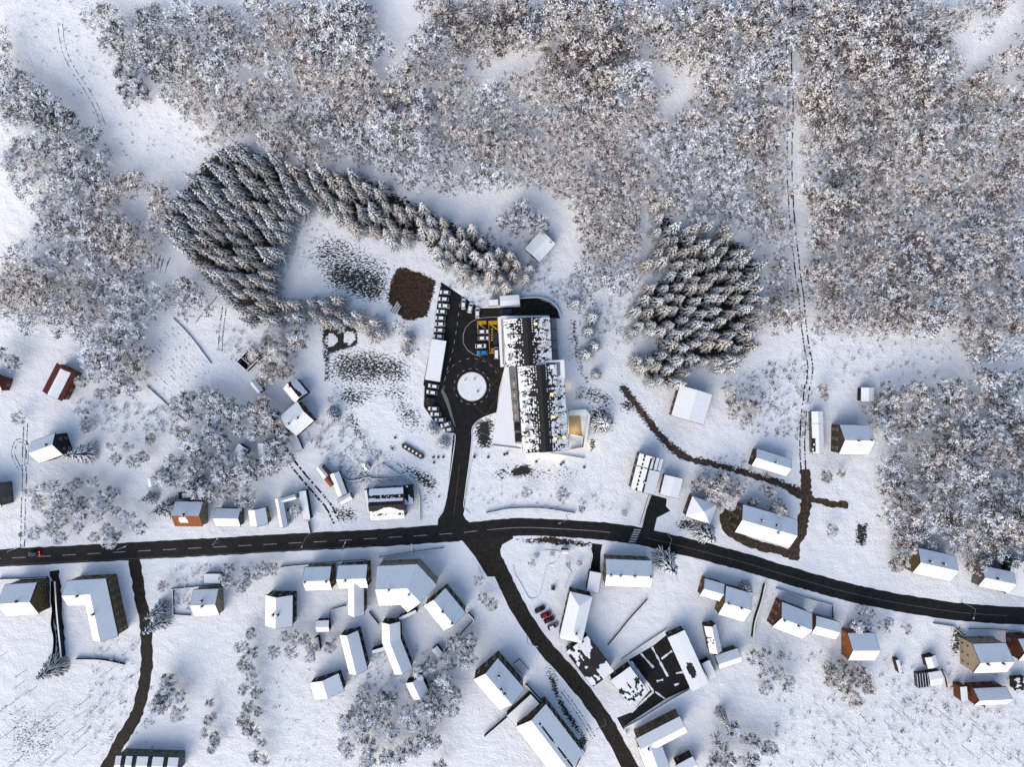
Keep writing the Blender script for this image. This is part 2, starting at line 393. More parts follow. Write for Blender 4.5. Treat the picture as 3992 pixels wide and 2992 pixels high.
fr = .22 * np.clip(vnoise(14, 5) * 1.6 - .6, 0, 1) * (gy < 20) * (gy > -155); np.maximum(litter, fr, out=litter)
gz = hz_np(gx, gy)
nx, ny = gx.shape
me = bpy.data.meshes.new('snowy_ground')
me.vertices.add(nx * ny); me.vertices.foreach_set('co', np.stack([gx, gy, gz], -1).reshape(-1).astype(np.float32))
ii = np.arange(nx * ny).reshape(nx, ny)
q = np.stack([ii[:-1, :-1], ii[1:, :-1], ii[1:, 1:], ii[:-1, 1:]], -1).reshape(-1, 4)
me.loops.add(q.size); me.loops.foreach_set('vertex_index', q.reshape(-1).astype(np.int32))
me.polygons.add(len(q)); me.polygons.foreach_set('loop_start', np.arange(0, q.size, 4, dtype=np.int32)); me.polygons.foreach_set('loop_total', np.full(len(q), 4, np.int32))
me.polygons.foreach_set('use_smooth', np.ones(len(q), bool))
me.update(calc_edges=True); me.materials.append(MAT['ground'])
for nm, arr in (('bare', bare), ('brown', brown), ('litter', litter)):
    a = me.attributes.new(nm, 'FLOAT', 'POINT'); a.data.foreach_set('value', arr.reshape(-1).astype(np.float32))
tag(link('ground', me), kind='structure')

# ------------------------------------------------------------------ roads
def ribbon(name, t, pts, w, m='asphalt', z=.02, rag=.22, kind='structure', k=6, occ=True, w1=None):
    path = smooth([P(t, *p) if len(p) == 2 else P(*p) for p in pts], k); n = len(path)
    ws = [w + ((w1 or w) - w) * i / (n - 1) for i in range(n)]
    L, R = [], []
    for s, out in ((1, L), (-1, R)):
        o1 = offs(path, s)
        for i, p in enumerate(path):
            d = o1[i] - p; r = ws[i] / 2 + random.uniform(-rag, rag) * (1 if rag else 0)
            x = p + d * r; out.append(Vector((x.x, x.y, hz(x.x, x.y) + z)))
    f = [(n + i, n + i + 1, i + 1, i) for i in range(n - 1)]
    me = mesh(name, L + R, f, m); o = link(name, me)
    if kind: o['kind'] = kind
    if occ:
        for i in range(n - 1): occupy([L[i], L[i + 1], R[i + 1], R[i]], .5)
    return o
def sheet(name, t, pts, m='asphalt', z=.024, kind='structure', occ=True, parent=None):
    w = ccw([P(t, *p) if len(p) == 2 else P(*p) for p in pts]); w = [Vector((p.x, p.y, hz(p.x, p.y) + z)) for p in w]
    tr = tessellate_polygon([w]); me = mesh(name, w, [tuple(x) for x in tr], m)
    if me.polygons and me.polygons[0].normal.z < 0: me.flip_normals()
    o = link(name, me, parent)
    if kind: o['kind'] = kind
    if occ: occupy(w)
    return o

ribbon('main_road', 'F', [(-300, 2195), (-50, 2180), (250, 2164), (500, 2151), (750, 2138), (1000, 2124), (1250, 2111), (1500, 2097), (1750, 2080), (1900, 2065), (2050, 2056), (2300, 2068), (2480, 2090), (2700, 2140), (2880, 2187), (3030, 2232), (3160, 2270), (3307, 2310), (3496, 2350), (3748, 2388), (3992, 2403), (4300, 2412)], 6.9, k=12, rag=.16)
ribbon('side_road', 'W', [(1030, 1168), (1052, 1185), (1076, 1225), (1115, 1305), (1170, 1390), (1248, 1480), (1310, 1565), (1362, 1660), (1440, 1780)], 6.4, 'asphalt_warm', .016, w1=5.6, k=10)
sheet('side_road_mouth', 'B2', [(1760, 1330), (2211, 1300), (2211, 1330), (2120, 1380), (2100, 1430), (2120, 1560), (2140, 1658), (1990, 1658), (1880, 1480)], 'asphalt_warm', .011)
ribbon('lane', 'W', [(290, 1210), (297, 1250), (304, 1300), (314, 1345), (317, 1400), (316, 1450), (306, 1505), (290, 1555), (262, 1600), (236, 1650), (200, 1720)], 4.6, 'asphalt_warm', .016, rag=.3)
ribbon('lane', 'C1', [(268, -20), (280, 60), (285, 180), (300, 300), (300, 390)], 3.2, 'asphalt_warm', .016, rag=.4)
ribbon('access_road', 'B2', [(1690, 1180), (1715, 1050), (1735, 850), (1755, 650), (1775, 450), (1790, 330), (1790, 200)], 7.2, z=.014, rag=.05)
sheet('access_road_mouth', 'B2', [(1565, 1160), (1610, 1100), (1640, 980), (1760, 980), (1765, 1080), (1800, 1160), (1850, 1200), (1560, 1220)], 'asphalt', .010)
sheet('car_park', 'F', [(1720, 1100), (1872, 1203), (1945, 1200), (2060, 1197), (2160, 1200), (2184, 1242), (1948, 1240), (1953, 1300), (1960, 1400), (1968, 1425), (1955, 1500), (1935, 1608), (1880, 1632), (1845, 1665), (1775, 1690), (1700, 1655), (1655, 1590), (1662, 1520), (1650, 1500), (1668, 1400), (1690, 1300), (1705, 1180)], 'asphalt', .018)
sheet('parking_bays', 'F', [(1655, 1510), (1730, 1520), (1770, 1640), (1772, 1688), (1740, 1688), (1700, 1650), (1652, 1585)], 'asphalt', .008)
sheet('service_yard', 'z1', [(905, 180), (1050, 178), (1150, 215), (1210, 270), (1228, 338), (1150, 338), (760, 322), (575, 330), (575, 262), (905, 245)], 'asphalt_warm', .022)
sheet('driveway', 'B3', [(1195, 950), (1325, 985), (1318, 1050), (1355, 1090), (1240, 1150), (1215, 1260), (1110, 1240), (1150, 1080)], 'asphalt', .012)
sheet('yard_entrance', 'B3', [(680, 1370), (770, 1380), (755, 1450), (748, 1615), (665, 1615), (680, 1480)], 'asphalt', .012)
sheet('courtyard', 'y2', [(485, 280), (640, 190), (720, 125), (800, 110), (860, 330), (868, 455), (720, 525), (560, 630), (480, 680), (462, 740), (410, 645), (500, 610), (620, 470), (560, 380)], 'asphalt', .012)
ribbon('dirt_road', 'B3', [(940, 20), (1010, 110), (1080, 200), (1180, 330), (1330, 510), (1520, 640), (1700, 680), (1900, 735), (2110, 800), (2330, 880), (2540, 1000)], 2.0, 'dirt', .012, rag=.5)
ribbon('dirt_road', 'B4', [(185, 420), (188, 500), (192, 570), (180, 650), (168, 720), (140, 790), (128, 870)], 4.2, 'dirt', .014, rag=.5)
ribbon('dirt_road', 'B4', [(185, 560), (240, 575), (320, 590), (400, 597)], 2.6, 'dirt', .010, rag=.5)
ribbon('dirt_road', 'y3', [(285, 680), (262, 725), (300, 785), (400, 835), (500, 862), (590, 885)], 3.4, 'dirt', .010, rag=.35)
def ruts(t, pts, gap=1.6, w=.38, k=8, m='asphalt_warm'):
    path = smooth([P(t, *p) for p in pts], k)
    for s in (-1, 1):
        c = offs(path, s * gap / 2); v, f = [], []
        l, r = offs(c, w / 2), offs(c, -w / 2)
        c = smooth(c, 2); l, r = offs(c, w / 2), offs(c, -w / 2); keep = [random.random() > .2 for _ in c]
        for i in range(len(c)):
            for q in (l[i], r[i]): v.append((q.x + random.uniform(-.13, .13), q.y + random.uniform(-.1, .1), hz(q.x, q.y) + .022))
        f = [(2 * i + 1, 2 * i + 3, 2 * i + 2, 2 * i) for i in range(len(c) - 1) if keep[i]]
        tag(link('wheel_track', mesh('wheel_track', v, f, m)), kind='structure')
ruts('B1', [(222, 330), (215, 480), (208, 700), (212, 820), (203, 1000), (198, 1200), (195, 1400)], 1.5, .28)
ruts('B1', [(180, 740), (115, 600), (150, 490), (230, 520), (225, 700)], 1.2, .22)
ruts('A1', [(1935, 990), (1920, 1100), (1905, 1230), (1900, 1370)], 1.5, .3)
ruts('B2', [(175, 360), (190, 460), (270, 620), (400, 790), (520, 930), (620, 1050), (690, 1190)], 2.3, .75, m='asphalt')
ruts('B4', [(178, 430), (172, 300), (180, 150), (198, 0)], 1.9, .5)
ruts('A4', [(355, 1658), (368, 1500), (340, 1350), (325, 1240), (305, 1080), (290, 900), (262, 700), (240, 500), (205, 150), (200, 0)], 1.9, .5)
ruts('O4', [(195, 1658), (190, 1300), (200, 1000), (195, 750), (185, 500), (190, 250), (195, 0)], 1.8, .42)
ruts('O1', [(520, 200), (545, 400), (620, 580), (740, 760), (840, 940), (890, 1080)], 1.6, .16)
ruts('z7', [(1040, 560), (1130, 680), (1230, 830), (1300, 950)], 1.2, .22)

def dashes(t, pts, dash, gap, w, m, z=.034, lat=0.0, k=12, name='road_marking'):
    path = smooth([P(t, *p) for p in pts], k)
    if lat: path = offs(path, lat)
    d = [0]
    for i in range(1, len(path)): d.append(d[-1] + (path[i] - path[i - 1]).length)
    def at(s):
        i = max(1, min(len(d) - 1, int(np.searchsorted(d, s)))); tt = (s - d[i - 1]) / max(1e-6, d[i] - d[i - 1]); return path[i - 1].lerp(path[i], tt), (path[i] - path[i - 1]).normalized()
    v, f = [], []; s = 0
    while s < d[-1] - dash:
        for q in range(0, max(1, int(dash / 3)) ):
            a, da = at(s + dash * q / max(1, int(dash / 3))); b, db = at(s + dash * (q + 1) / max(1, int(dash / 3)))
            na, nb = Vector((-da.y, da.x, 0)) * w / 2, Vector((-db.y, db.x, 0)) * w / 2; n = len(v)
            v += [Vector((x.x, x.y, z)) for x in (a - na, b - nb, b + nb, a + na)]; f.append((n, n + 1, n + 2, n + 3))
        s += dash + gap
    tag(link(name, mesh(name, v, f, m)), kind='structure')
dashes('F', [(-50, 2182), (250, 2166), (500, 2152), (750, 2139), (1000, 2126), (1250, 2113), (1500, 2098), (1750, 2082), (1900, 2067)], 5.2, 4.6, .17, 'line_white')
dashes('F', [(1900, 2067), (2050, 2058), (2300, 2070), (2430, 2084)], 12, .01, .14, 'line_white')
dashes('F', [(2520, 2098), (2700, 2142), (2880, 2189), (3030, 2234), (3160, 2272), (3307, 2312), (3496, 2352), (3748, 2390), (3992, 2405)], 12, .01, .12, 'line_faint')
dashes('F', [(-50, 2208), (500, 2180), (1000, 2154), (1500, 2127)], 30, .01, .10, 'line_faint')
dashes('B2', [(1700, 1130), (1728, 900), (1755, 620), (1780, 420), (1800, 280)], 20, .01, .16, 'line_rust')
dashes('z1', [(440, 70), (410, 220), (380, 430), (350, 600), (300, 780), (270, 900)], 1.4, 2.2, .16, 'line_white')
dashes('z1', [(250, 92), (330, 118)], 3, .01, .12, 'line_faint')
cc = P('F', 1840, 1508)
def circ(r, a0, a1, dash, gap, m, w=.14):
    v, f = [], []; a = a0
    while a < a1:
        b = a + dash / r; n = len(v)
        for x in (a, b):
            for rr in (r - w / 2, r + w / 2): v.append((cc.x + rr * math.cos(x), cc.y + rr * math.sin(x), .036))
        f.append((n, n + 1, n + 3, n + 2)); a = b + gap / r
    tag(link('road_marking', mesh('road_marking', v, f, m)), kind='structure')
circ(7.0, 0, 6.28, 1.1, 1.7, 'line_white'); circ(11.0, .5, 3.4, 1.2, 2.0, 'line_white')
dashes('z1', [(740, 330), (620, 335), (540, 350), (460, 410), (433, 500), (450, 580), (520, 640), (580, 655)], 30, .01, .16, 'line_white', k=10)
dashes('z1', [(740, 330), (540, 350), (460, 410), (433, 500), (450, 580), (520, 640)], 8, .01, .16, 'line_white', lat=0, k=10) if 0 else None
for a, b in (((585, 655), (520, 735)), ((520, 735), (690, 890)), ((585, 655), (760, 800)), ((760, 800), (625, 945)), ((690, 890), (760, 945)), ((625, 945), (600, 970))):
    dashes('z1', [a, b], 60, .01, .12, 'line_rust', .038) if False else dashes('z1', [a, b], (P('z1', *a) - P('z1', *b)).length * .98, .01, .13, 'line_rust', .038, k=2)
dashes('z2', [(280, 372), (350, 437)], 4.8, .01, .13, 'line_rust', .038, k=2); dashes('z2', [(350, 437), (470, 260)], 11, .01, .13, 'line_rust', .038, k=2)
for a, b in (((552, 365), (558, 470)), ((645, 365), (652, 630)), ((555, 470), (640, 470)), ((650, 630), (690, 630)), ((718, 340), (722, 460))):
    dashes('z1', [a, b], (P('z1', *a) - P('z1', *b)).length * .98, .01, .28, 'line_yellow', .038, k=2)
def strip(t, pts, m, z=.036, name='road_marking'): return sheet(name, t, pts, m, z, occ=False)
for px_ in (560, 648):   # yellow hatching in the bays beside the school
    strip('z1', [(px_, 362), (px_ + 66, 362), (px_ + 66, 392), (px_, 392)], 'line_yellow')
    strip('z1', [(px_, 392), (px_ + 20, 392), (px_ + 70, 430), (px_ + 60, 436)], 'line_yellow', .040)
for yy in (590, 605, 620): strip('z1', [(662, yy), (688, yy), (688, yy + 10), (662, yy + 10)], 'line_yellow')
for k_ in range(5): strip('z1', [(665, 430 + k_ * 22), (680, 425 + k_ * 22), (680, 438 + k_ * 22), (665, 442 + k_ * 22)], 'line_yellow')
strip('z1', [(682, 462), (718, 462), (720, 560), (684, 560)], 'tarp', .034)
for i in range(7):       # zebra crossing
    x, y = 1050 - i * 8.5, 1248 + i * 20
    strip('B3', [(x - 7, y), (x + 52, y + 5), (x + 50, y + 14), (x - 9, y + 9)], 'line_white', .040)
for k_ in range(4): strip('B2', [(1455 + k_ * 18, 148 + k_ * 2), (1465 + k_ * 18, 149 + k_ * 2), (1480 + k_ * 18, 178), (1470 + k_ * 18, 178)], 'line_rust', .04)
for i in range(9): # bay lines
    y = 100 + i * 52
    dashes('z1', [(245 - i * 7, y + 10), (328 - i * 7, y + 16)], 3.6, .01, .1, 'line_faint', .038, k=2)
strip('B2', [(1600, 30), (1650, 120), (1720, 370), (1700, 360), (1640, 180), (1590, 60)], 'line_faint', .034)
# snow lines left on the courtyard
for a, b in (((630, 200), (700, 330)), ((700, 330), (730, 385)), ((500, 290), (640, 480)), ((690, 275), (755, 225)), ((560, 240), (640, 330)), ((640, 480), (500, 610)), ((780, 365), (840, 355)), ((660, 415), (700, 405)), ((650, 480), (710, 525)), ((770, 440), (800, 430))):
    A_, B_ = P('y2', *a), P('y2', *b); n_ = max(2, int((A_ - B_).length)); v_, f_ = [], []
    for i in range(n_ + 1):
        c_ = A_.lerp(B_, i / n_); dd = (B_ - A_).normalized(); nn = Vector((-dd.y, dd.x, 0)) * random.uniform(.15, .55); v_ += [c_ + nn + Vector((0, 0, .03)), c_ - nn + Vector((0, 0, .03))]
    tag(link('snow_ridge', mesh('snow_ridge', v_, [(2 * i + 1, 2 * i + 3, 2 * i + 2, 2 * i) for i in range(n_)], 'snow')), kind='structure')
# traffic island
mb = MB(); R_ = 5.75
ring = [Vector((cc.x + R_ * math.cos(a), cc.y + R_ * math.sin(a), .17)) for a in np.linspace(0, 2 * math.pi, 49)[:-1]]
mb.slab(ring, [tuple(range(48))], .16); isl = mb.build('traffic_island', 'concrete'); tag(isl, kind='structure')
mb = MB(); mb.slab([Vector((cc.x + (p.x - cc.x) * .965, cc.y + (p.y - cc.y) * .965, .25)) for p in ring], [tuple(range(48))], .076)
mb.build('snow', 'snow', isl); 
mb = MB(); mb.box((cc.x + 2.3, cc.y - 1.9, .6), (.55, .5, .8)); t_ = mb.build('utility_box', 'wall_redbrown'); tag(t_, 'small brown box standing on the snowy round traffic island', 'utility box')
for dx, dy in ((1.1, 2.9), (-2.6, 2.6)):
    mb = MB(); mb.box((cc.x + dx, cc.y + dy, .55), (.35, .35, .7)); mb.box((cc.x + dx, cc.y + dy, .93), (.42, .42, .06))
    tag(mb.build('bollard', 'timber'), 'small dark bollard on the ' + ('right' if dx > 0 else 'left') + ' upper part of the round island', 'bollard', 'bollards on the island')
exec_later = []

# ------------------------------------------------------------------ houses
def win_me(w, h, m='glass'):
    k = f'win{w}{h}{m}'
    if k not in _WM:
        a = MB(); t = .09
        for c, d in (((0, 0, h / 2 - t / 2), (w, .1, t)), ((0, 0, -h / 2 + t / 2), (w + .12, .16, t)), ((-w / 2 + t / 2, 0, 0), (t, .1, h)), ((w / 2 - t / 2, 0, 0), (t, .1, h)), ((0, 0, 0), (.05, .08, h))): a.box(c, d)
        b = MB(); b.box((0, -.01, 0), (w - .1, .06, h - .1))
        _WM[k] = (a.me('window', 'frame'), b.me('pane', m))
    return _WM[k]
_WM = {}
def add_window(parent, c, ang, w=1.0, h=1.3, m='glass'):
    a, b = win_me(w, h, m); o = link('window', a, parent, c, ang); link('pane', b, o)
def chimney_me():
    if 'ch' not in _WM:
        a = MB(); a.box((0, 0, 0), (.7, .6, 2.0)); a.box((0, 0, 1.0), (.84, .74, .12)); b = MB(); b.box((0, 0, 1.1), (.6, .5, .1))
        _WM['ch'] = (a.me('chimney', 'wall_redbrown'), b.me('snow', 'roof_snow'))
    return _WM['ch']
def secs(path, hw, he, hr, kind, cut=0.0):
    """cross sections (left, ridge, right) along a path, shortened by cut at both ends"""
    p = [q.copy() for q in path]
    if cut:
        p[0] += (p[1] - p[0]).normalized() * cut; p[-1] += (p[-2] - p[-1]).normalized() * cut
    L, R = offs(p, hw), offs(p, -hw); C = [q.copy() for q in p]
    if kind == 'hip':
        C[0] += (p[1] - p[0]).normalized() * hw * .95; C[-1] += (p[-2] - p[-1]).normalized() * hw * .95
        if len(p) == 2 and (p[1] - p[0]).length < 2.1 * hw: C[0] = C[-1] = (p[0] + p[1]) / 2
    if kind == 'shed':
        for q in L: q.z = he
        for q in C: q.z = he + hr / 2
        for q in R: q.z = he + hr
    else:
        for q in L + R: q.z = he
        for q in C: q.z = he + hr
    return L, C, R
def surf(path, hw, he, hr, kind, cut, dz):
    L, C, R = secs(path, hw, he, hr, kind, cut); n = len(L); v = [q + Vector((0, 0, dz)) for q in L + C + R]; f = []
    for i in range(n - 1): f += [(n + i, n + i + 1, i + 1, i), (2 * n + i, 2 * n + i + 1, n + i + 1, n + i)]
    if kind == 'hip': f += [(0, 2 * n, n), (3 * n - 1, n - 1, 2 * n - 1)]
    return v, f
def quad_path(t, q, axis, he):
    w = [P(t, *p, he) for p in q]
    if axis == 'h': a, b = (w[0] + w[3]) / 2, (w[1] + w[2]) / 2; s = ((w[0] - w[3]).length + (w[1] - w[2]).length) / 4
    else: a, b = (w[0] + w[1]) / 2, (w[3] + w[2]) / 2; s = ((w[0] - w[1]).length + (w[3] - w[2]).length) / 4
    # use the perpendicular half width
    d = (b - a).normalized(); n = Vector((-d.y, d.x, 0))
    s = (abs((w[0] - a).dot(n)) + abs((w[1] - (b if axis == 'h' else a)).dot(n)) + abs((w[2] - b).dot(n)) + abs((w[3] - (a if axis == 'h' else b)).dot(n))) / 4
    return [a, b], s
def n2(x, y, s=0):
    h = math.sin(x * 12.9898 + y * 78.233 + s * 37.7) * 43758.5453; return h - math.floor(h)
def vn(x, y, s=0):
    i, j = math.floor(x), math.floor(y); u, v = x - i, y - j; u, v = u * u * (3 - 2 * u), v * v * (3 - 2 * v)
    return (n2(i, j, s) * (1 - u) + n2(i + 1, j, s) * u) * (1 - v) + (n2(i, j + 1, s) * (1 - u) + n2(i + 1, j + 1, s) * u) * v
def fbm(x, y, s=0): return .55 * vn(x, y, s) + .3 * vn(x * 2.1, y * 2.1, s + 1) + .15 * vn(x * 4.3, y * 4.3, s + 2)
def masked(mb, quad, fn, cell=.35, t=.12, dz=.14):
    """snow lying only where fn(u, v, du, dv) says so; quad = eave0, eave1, ridge1, ridge0"""
    a, b, c, d = quad; nu = max(4, int((b - a).length / cell)); nv = max(4, int((d - a).length / cell))
    lu, lv = (b - a).length, (d - a).length; keep = set()
    for i in range(nu):
        for j in range(nv):
            if fn((i + .5) / nu, (j + .5) / nv, lu, lv): keep.add((i, j))
    idx, vs_, fs = {}, [], []
    def V(i, j):
        if (i, j) not in idx:
            u, v = i / nu, j / nv; idx[(i, j)] = len(vs_); jt = cell * .3
            p = a.lerp(b, u).lerp(d.lerp(c, u), v); vs_.append(Vector((p.x + (n2(i, j, 5) - .5) * jt, p.y + (n2(i, j, 6) - .5) * jt, p.z + dz)))
        return idx[(i, j)]
    for i, j in sorted(keep): fs.append((V(i, j), V(i + 1, j), V(i + 1, j + 1), V(i, j + 1)))
    if fs:
        nrm = (b - a).cross(d - a)
        if nrm.z < 0: fs = [tuple(reversed(q)) for q in fs]
        mb.slab(vs_, fs, t)
HOUSES = []
def house(label, cat, name, wings, wall='wall_cream', roof='roof_dark', storeys=1, chim=(), snow=None, door=True, win=True, overhang=.42, gable_mat=None, group=None):
    """wings: list of (path, half width, eave height, ridge rise, kind)"""
    allp = [p for w in wings for p in w[0]]; c = sum(allp, Vector((0, 0, 0))) / len(allp); g = hz(c.x, c.y); root_loc = Vector((c.x, c.y, g))
    root = empty(name, root_loc, label=label, cat=cat, group=group)
    for wi, (path, hw, he, hr, kind) in enumerate(wings):
        pth = [Vector((p.x - c.x, p.y - c.y, 0)) for p in path]
        L, C, R = secs(path, hw, he, hr, kind); occupy(L + R[::-1], 1.0)
        ov = min(overhang, hw * .25)
        mb = MB(); v, f = surf(pth, hw - ov, he, hr * (1 - ov / hw) if kind != 'shed' else hr, kind, ov, -.26 if kind != 'flat' else -.2)
        if kind == 'flat': v, f = surf(pth, hw - ov * .4, he, 0, 'gable', ov * .4, -.22)
        mb.slab(v, f, (-.4,)); mb.build('wall', wall, root)
        mb = MB(); v, f = surf(pth, hw, he, hr, 'gable' if kind == 'flat' else kind, 0, 0); mb.slab(v, f, .24); ro = mb.build('roof', roof, root)
        mb = MB()
        if snow is None or (callable(snow) is False and snow == 'full'):
            v, f = surf(pth, hw - .13, he, hr * (1 - .13 / hw), 'gable' if kind == 'flat' else kind, .14, .17); mb.slab(v, f, .16)
        else:
            L, C, R = secs(pth, hw - .1, he, hr, 'gable' if kind == 'flat' else kind, .1)
            for i in range(len(L) - 1):
                masked(mb, (L[i], L[i + 1], C[i + 1], C[i]), lambda u, v, a, b: snow(u, v, a, b, 1), cell=.26 if name == 'school' else .35)
                masked(mb, (R[i], R[i + 1], C[i + 1], C[i]), lambda u, v, a, b: snow(u, v, a, b, -1), cell=.26 if name == 'school' else .35)
        if mb.v:
            so = mb.build('roof_snow', 'roof_snow', root)
            if snow is not None: so['kind'] = 'stuff'
        # windows and door
        ins = [(p, q) for p, q in zip(offs(pth, hw - ov), offs(pth, hw - ov)[1:])] + [(q, p) for p, q in zip(offs(pth, -(hw - ov)), offs(pth, -(hw - ov))[1:])]
        l0, r0 = offs(pth, hw - ov)[0], offs(pth, -(hw - ov))[0]; l1, r1 = offs(pth, hw - ov)[-1], offs(pth, -(hw - ov))[-1]
        dd = (pth[1] - pth[0]).normalized() * ov; de = (pth[-2] - pth[-1]).normalized() * ov
        ins += [(r0 + dd, l0 + dd), (l1 + de, r1 + de)]
        if not win: ins = [] if not door else ins[:1]
        for k, (p, q) in enumerate(ins):
            e = q - p; ln = e.length; d = e.normalized(); out = Vector((-d.y, d.x, 0))
            mid = (p + q) / 2 
            if k < 2 * (len(pth) - 1): 
                pass
            if out.dot(mid - sum(pth, Vector()) / len(pth)) < 0: out = -out
            ang = math.atan2(out.y, out.x) + math.pi / 2; n = int((ln - 1.0) // 2.7) if win else 0
            for s in range(storeys):
                for i in range(n):
                    x = p + d * ln * (i + .5) / n; zz = 1.5 + 2.75 * s
                    if zz + .8 > he - .3 + (0 if k < len(ins) - 2 else hr * .3): continue
                    if door and s == 0 and k == 0 and i == n // 2: continue
                    add_window(root, x + out * .03 + Vector((0, 0, zz)), ang)
            if door and k == 0:
                x = p + d * ln * ((n // 2 + .5) / n if n else .5)
                dm = MB(); dm.box((0, 0, 1.0), (1.0, .1, 2.0)); do = dm.build('door', 'wood', root, x + out * .03, ang)
                hm = MB(); hm.box((.38, -.07, 1.0), (.12, .05, .04)); hm.build('handle', 'metal', do)
        if wi == 0:
            for (u, v) in chim:     # u along, v -1..1 across (left positive)
                a = pth[0].lerp(pth[-1], u) if len(pth) == 2 else (pth[0].lerp(pth[1], u * 2) if u < .5 else pth[1].lerp(pth[-1], u * 2 - 1))
                d = (pth[-1] - pth[0]).normalized(); x = a + Vector((-d.y, d.x, 0)) * hw * v; x.z = he + hr * (1 - abs(v)) + .55
                ca, cb = chimney_me(); co = link('chimney', ca, ro, x, math.atan2(d.y, d.x)); link('snow', cb, co)
    HOUSES.append(root); return root
def Q(t, *q, axis='h', he=5, hr=3, kind='gable'):
    p, s = quad_path(t, q, axis, he); return (p, s, he, hr, kind)
def bent(t, pts, hw, he, hr, kind='gable'): return ([P(t, *p, he) for p in pts], hw, he, hr, kind)

def south_only(u, v, a, b, s): return True
def red_mid(u, v, a, b, s):      # red roof: snow slid off along the west side
    return (s > 0 and u > .06) or (s < 0 and v > .62 - .1 * fbm(u * 5, v * 3) and u > .12)
house('dark red metal-roofed hall with one wide strip of snow, on the far left snowfield', 'hall', 'hall',
      [Q('F', (163, 1530), (219, 1417), (300, 1452), (243, 1560), axis='h', he=4.0, hr=1.6)], 'wall_redbrown', 'roof_red', 1, snow=lambda u, v, a, b, s: (s < 0 and v > .30 and u < .93) or (s > 0 and v > .72 and u < .93))
house('dark reddish cottage cut by the left photo edge, between bushes above the fir-side house', 'cottage', 'cottage',
      [Q('F', (-50, 1448), (28, 1478), (8, 1528), (-75, 1500), he=3.6, hr=2)], 'wall_redbrown', 'roof_red', 1, snow=lambda u, v, a, b, s: s < 0 and v < .8)
h3 = house('tall snow-roofed house with dark balconied gable end and a fir tree at its corner', 'house', 'house',
      [Q('B1', (285, 478), (490, 418), (535, 605), (322, 695), he=6.2, hr=3.4)], 'wall_dark', 'roof_dark', 2, [(.75, .2)])
house('grey-green house half outside the photo on the left, beside the double wheel tracks', 'house', 'house',
      [Q('F', (-160, 1893), (0, 1884), (8, 1975), (-150, 1990), he=6, hr=2.5)], 'wall_grey', 'roof_dark', 2)
def tile_south(u, v, a, b, s):
    if s > 0: return True
    return (abs(u - .38) < .17 * (1 - abs(v - .5)) and .35 < v < .85)
house('chapel-like house with a bare orange-brown tiled roadside slope', 'house', 'house',
      [Q('B1', (1512, 1005), (1755, 1010), (1748, 1225), (1508, 1225), he=4.6, hr=3)], 'wall_cream', 'roof_orange', 1, [(.45, .1)], snow=tile_south)
for o in HOUSES[-1:]:
    m_ = MB(); c_ = P('B1', 1640, 960, 2.2) - o.location; m_.box((c_.x, c_.y, 1.2), (9, 2.6, 2.4)); m_.build('terrace', 'wall_dark', o)
    m_ = MB(); m_.box((c_.x, c_.y + .1, 2.46), (6, 1.8, .14)); m_.build('terrace_snow', 'roof_snow', o)
house('low white-roofed house right of the orange-tiled one, above the main road', 'house', 'house', [Q('B1', (1862, 1062), (2072, 1068), (2085, 1226), (1857, 1226), he=3.4, hr=2.4)], 'wall_grey', 'roof_dark', 1)
house('small snow-roofed house with a thin tree at its gable, third from the orange-tiled one', 'house', 'house', [Q('F', (966, 1984), (1036, 1982), (1050, 2050), (974, 2052), axis='v', he=3.4, hr=2.2)], 'wall_cream', 'roof_dark', 1)
house('two-winged white house round a bushy courtyard, left of the rutted lane', 'house', 'house',
      [Q('z4', (48, 512), (110, 508), (165, 752), (82, 756), axis='v', he=4, hr=1.4), Q('z4', (95, 508), (220, 478), (230, 520), (110, 560), he=3.8, hr=1)], 'wall_white', 'roof_dark', 1)
house('long flat-roofed annex with a dark left edge beside the bushy courtyard house', 'annex', 'annex', [Q('z4', (238, 455), (303, 450), (343, 690), (275, 700), axis='v', he=2.8, hr=0, kind='flat')], 'wall_dark', 'roof_dark', 1, win=False)
house('little snow-capped shed tilted beside the roofless timber frame', 'shed', 'shed', [Q('z3', (155, 332), (205, 292), (275, 388), (225, 420), axis='v', he=2.5, hr=1)], 'wall_dark', 'roof_dark', win=False)
house('snowy house with a bare red-brown stripe running down its ridge', 'house', 'house', [Q('z3', (410, 352), (556, 302), (640, 412), (525, 488), axis='v', he=4.2, hr=2.2)], 'wall_dark', 'roof_red', 1, [(.22, .0)],
      snow=lambda u, v, a, b, s: v < (.98 if s < 0 else .62 + .12 * math.sin(u * 5)) or u > .97)
house('large square snow-roofed house beside the curving lane, two chimneys on its ridge', 'house', 'house', [Q('z3', (402, 592), (548, 478), (690, 632), (536, 776), axis='h', he=4.8, hr=2.4)], 'wall_brown', 'roof_dark', 1, [(.2, .0), (.62, -.1)])
house('low snowy carport below the large square house', 'carport', 'carport', [Q('z3', (470, 722), (540, 778), (606, 862), (520, 905), axis='v', he=1.6, hr=0, kind='flat')], 'wall_dark', 'roof_dark', win=False, door=False)
house('narrow snowy barn with a bright left roof slope, left of the rutted lane', 'barn', 'barn', [Q('B2', (8, 503), (127, 497), (128, 662), (12, 684), axis='v', he=3, hr=1.6)], 'wall_dark', 'roof_dark', win=False)
house('flat snowy shed half under frosted trees, left of the narrow barn', 'shed', 'shed', [Q('B1', (2055, 505), (2150, 556), (2080, 668), (1985, 620), axis='v', he=3, hr=.8)], 'wall_dark', 'roof_dark', win=False)
house('tiny white-roofed hut hidden in bushes above the orange-tiled house', 'hut', 'hut', [Q('B1', (1265, 805), (1340, 795), (1350, 880), (1285, 890), axis='v', he=2.4, hr=.8)], 'wall_brown', 'roof_dark', win=False)
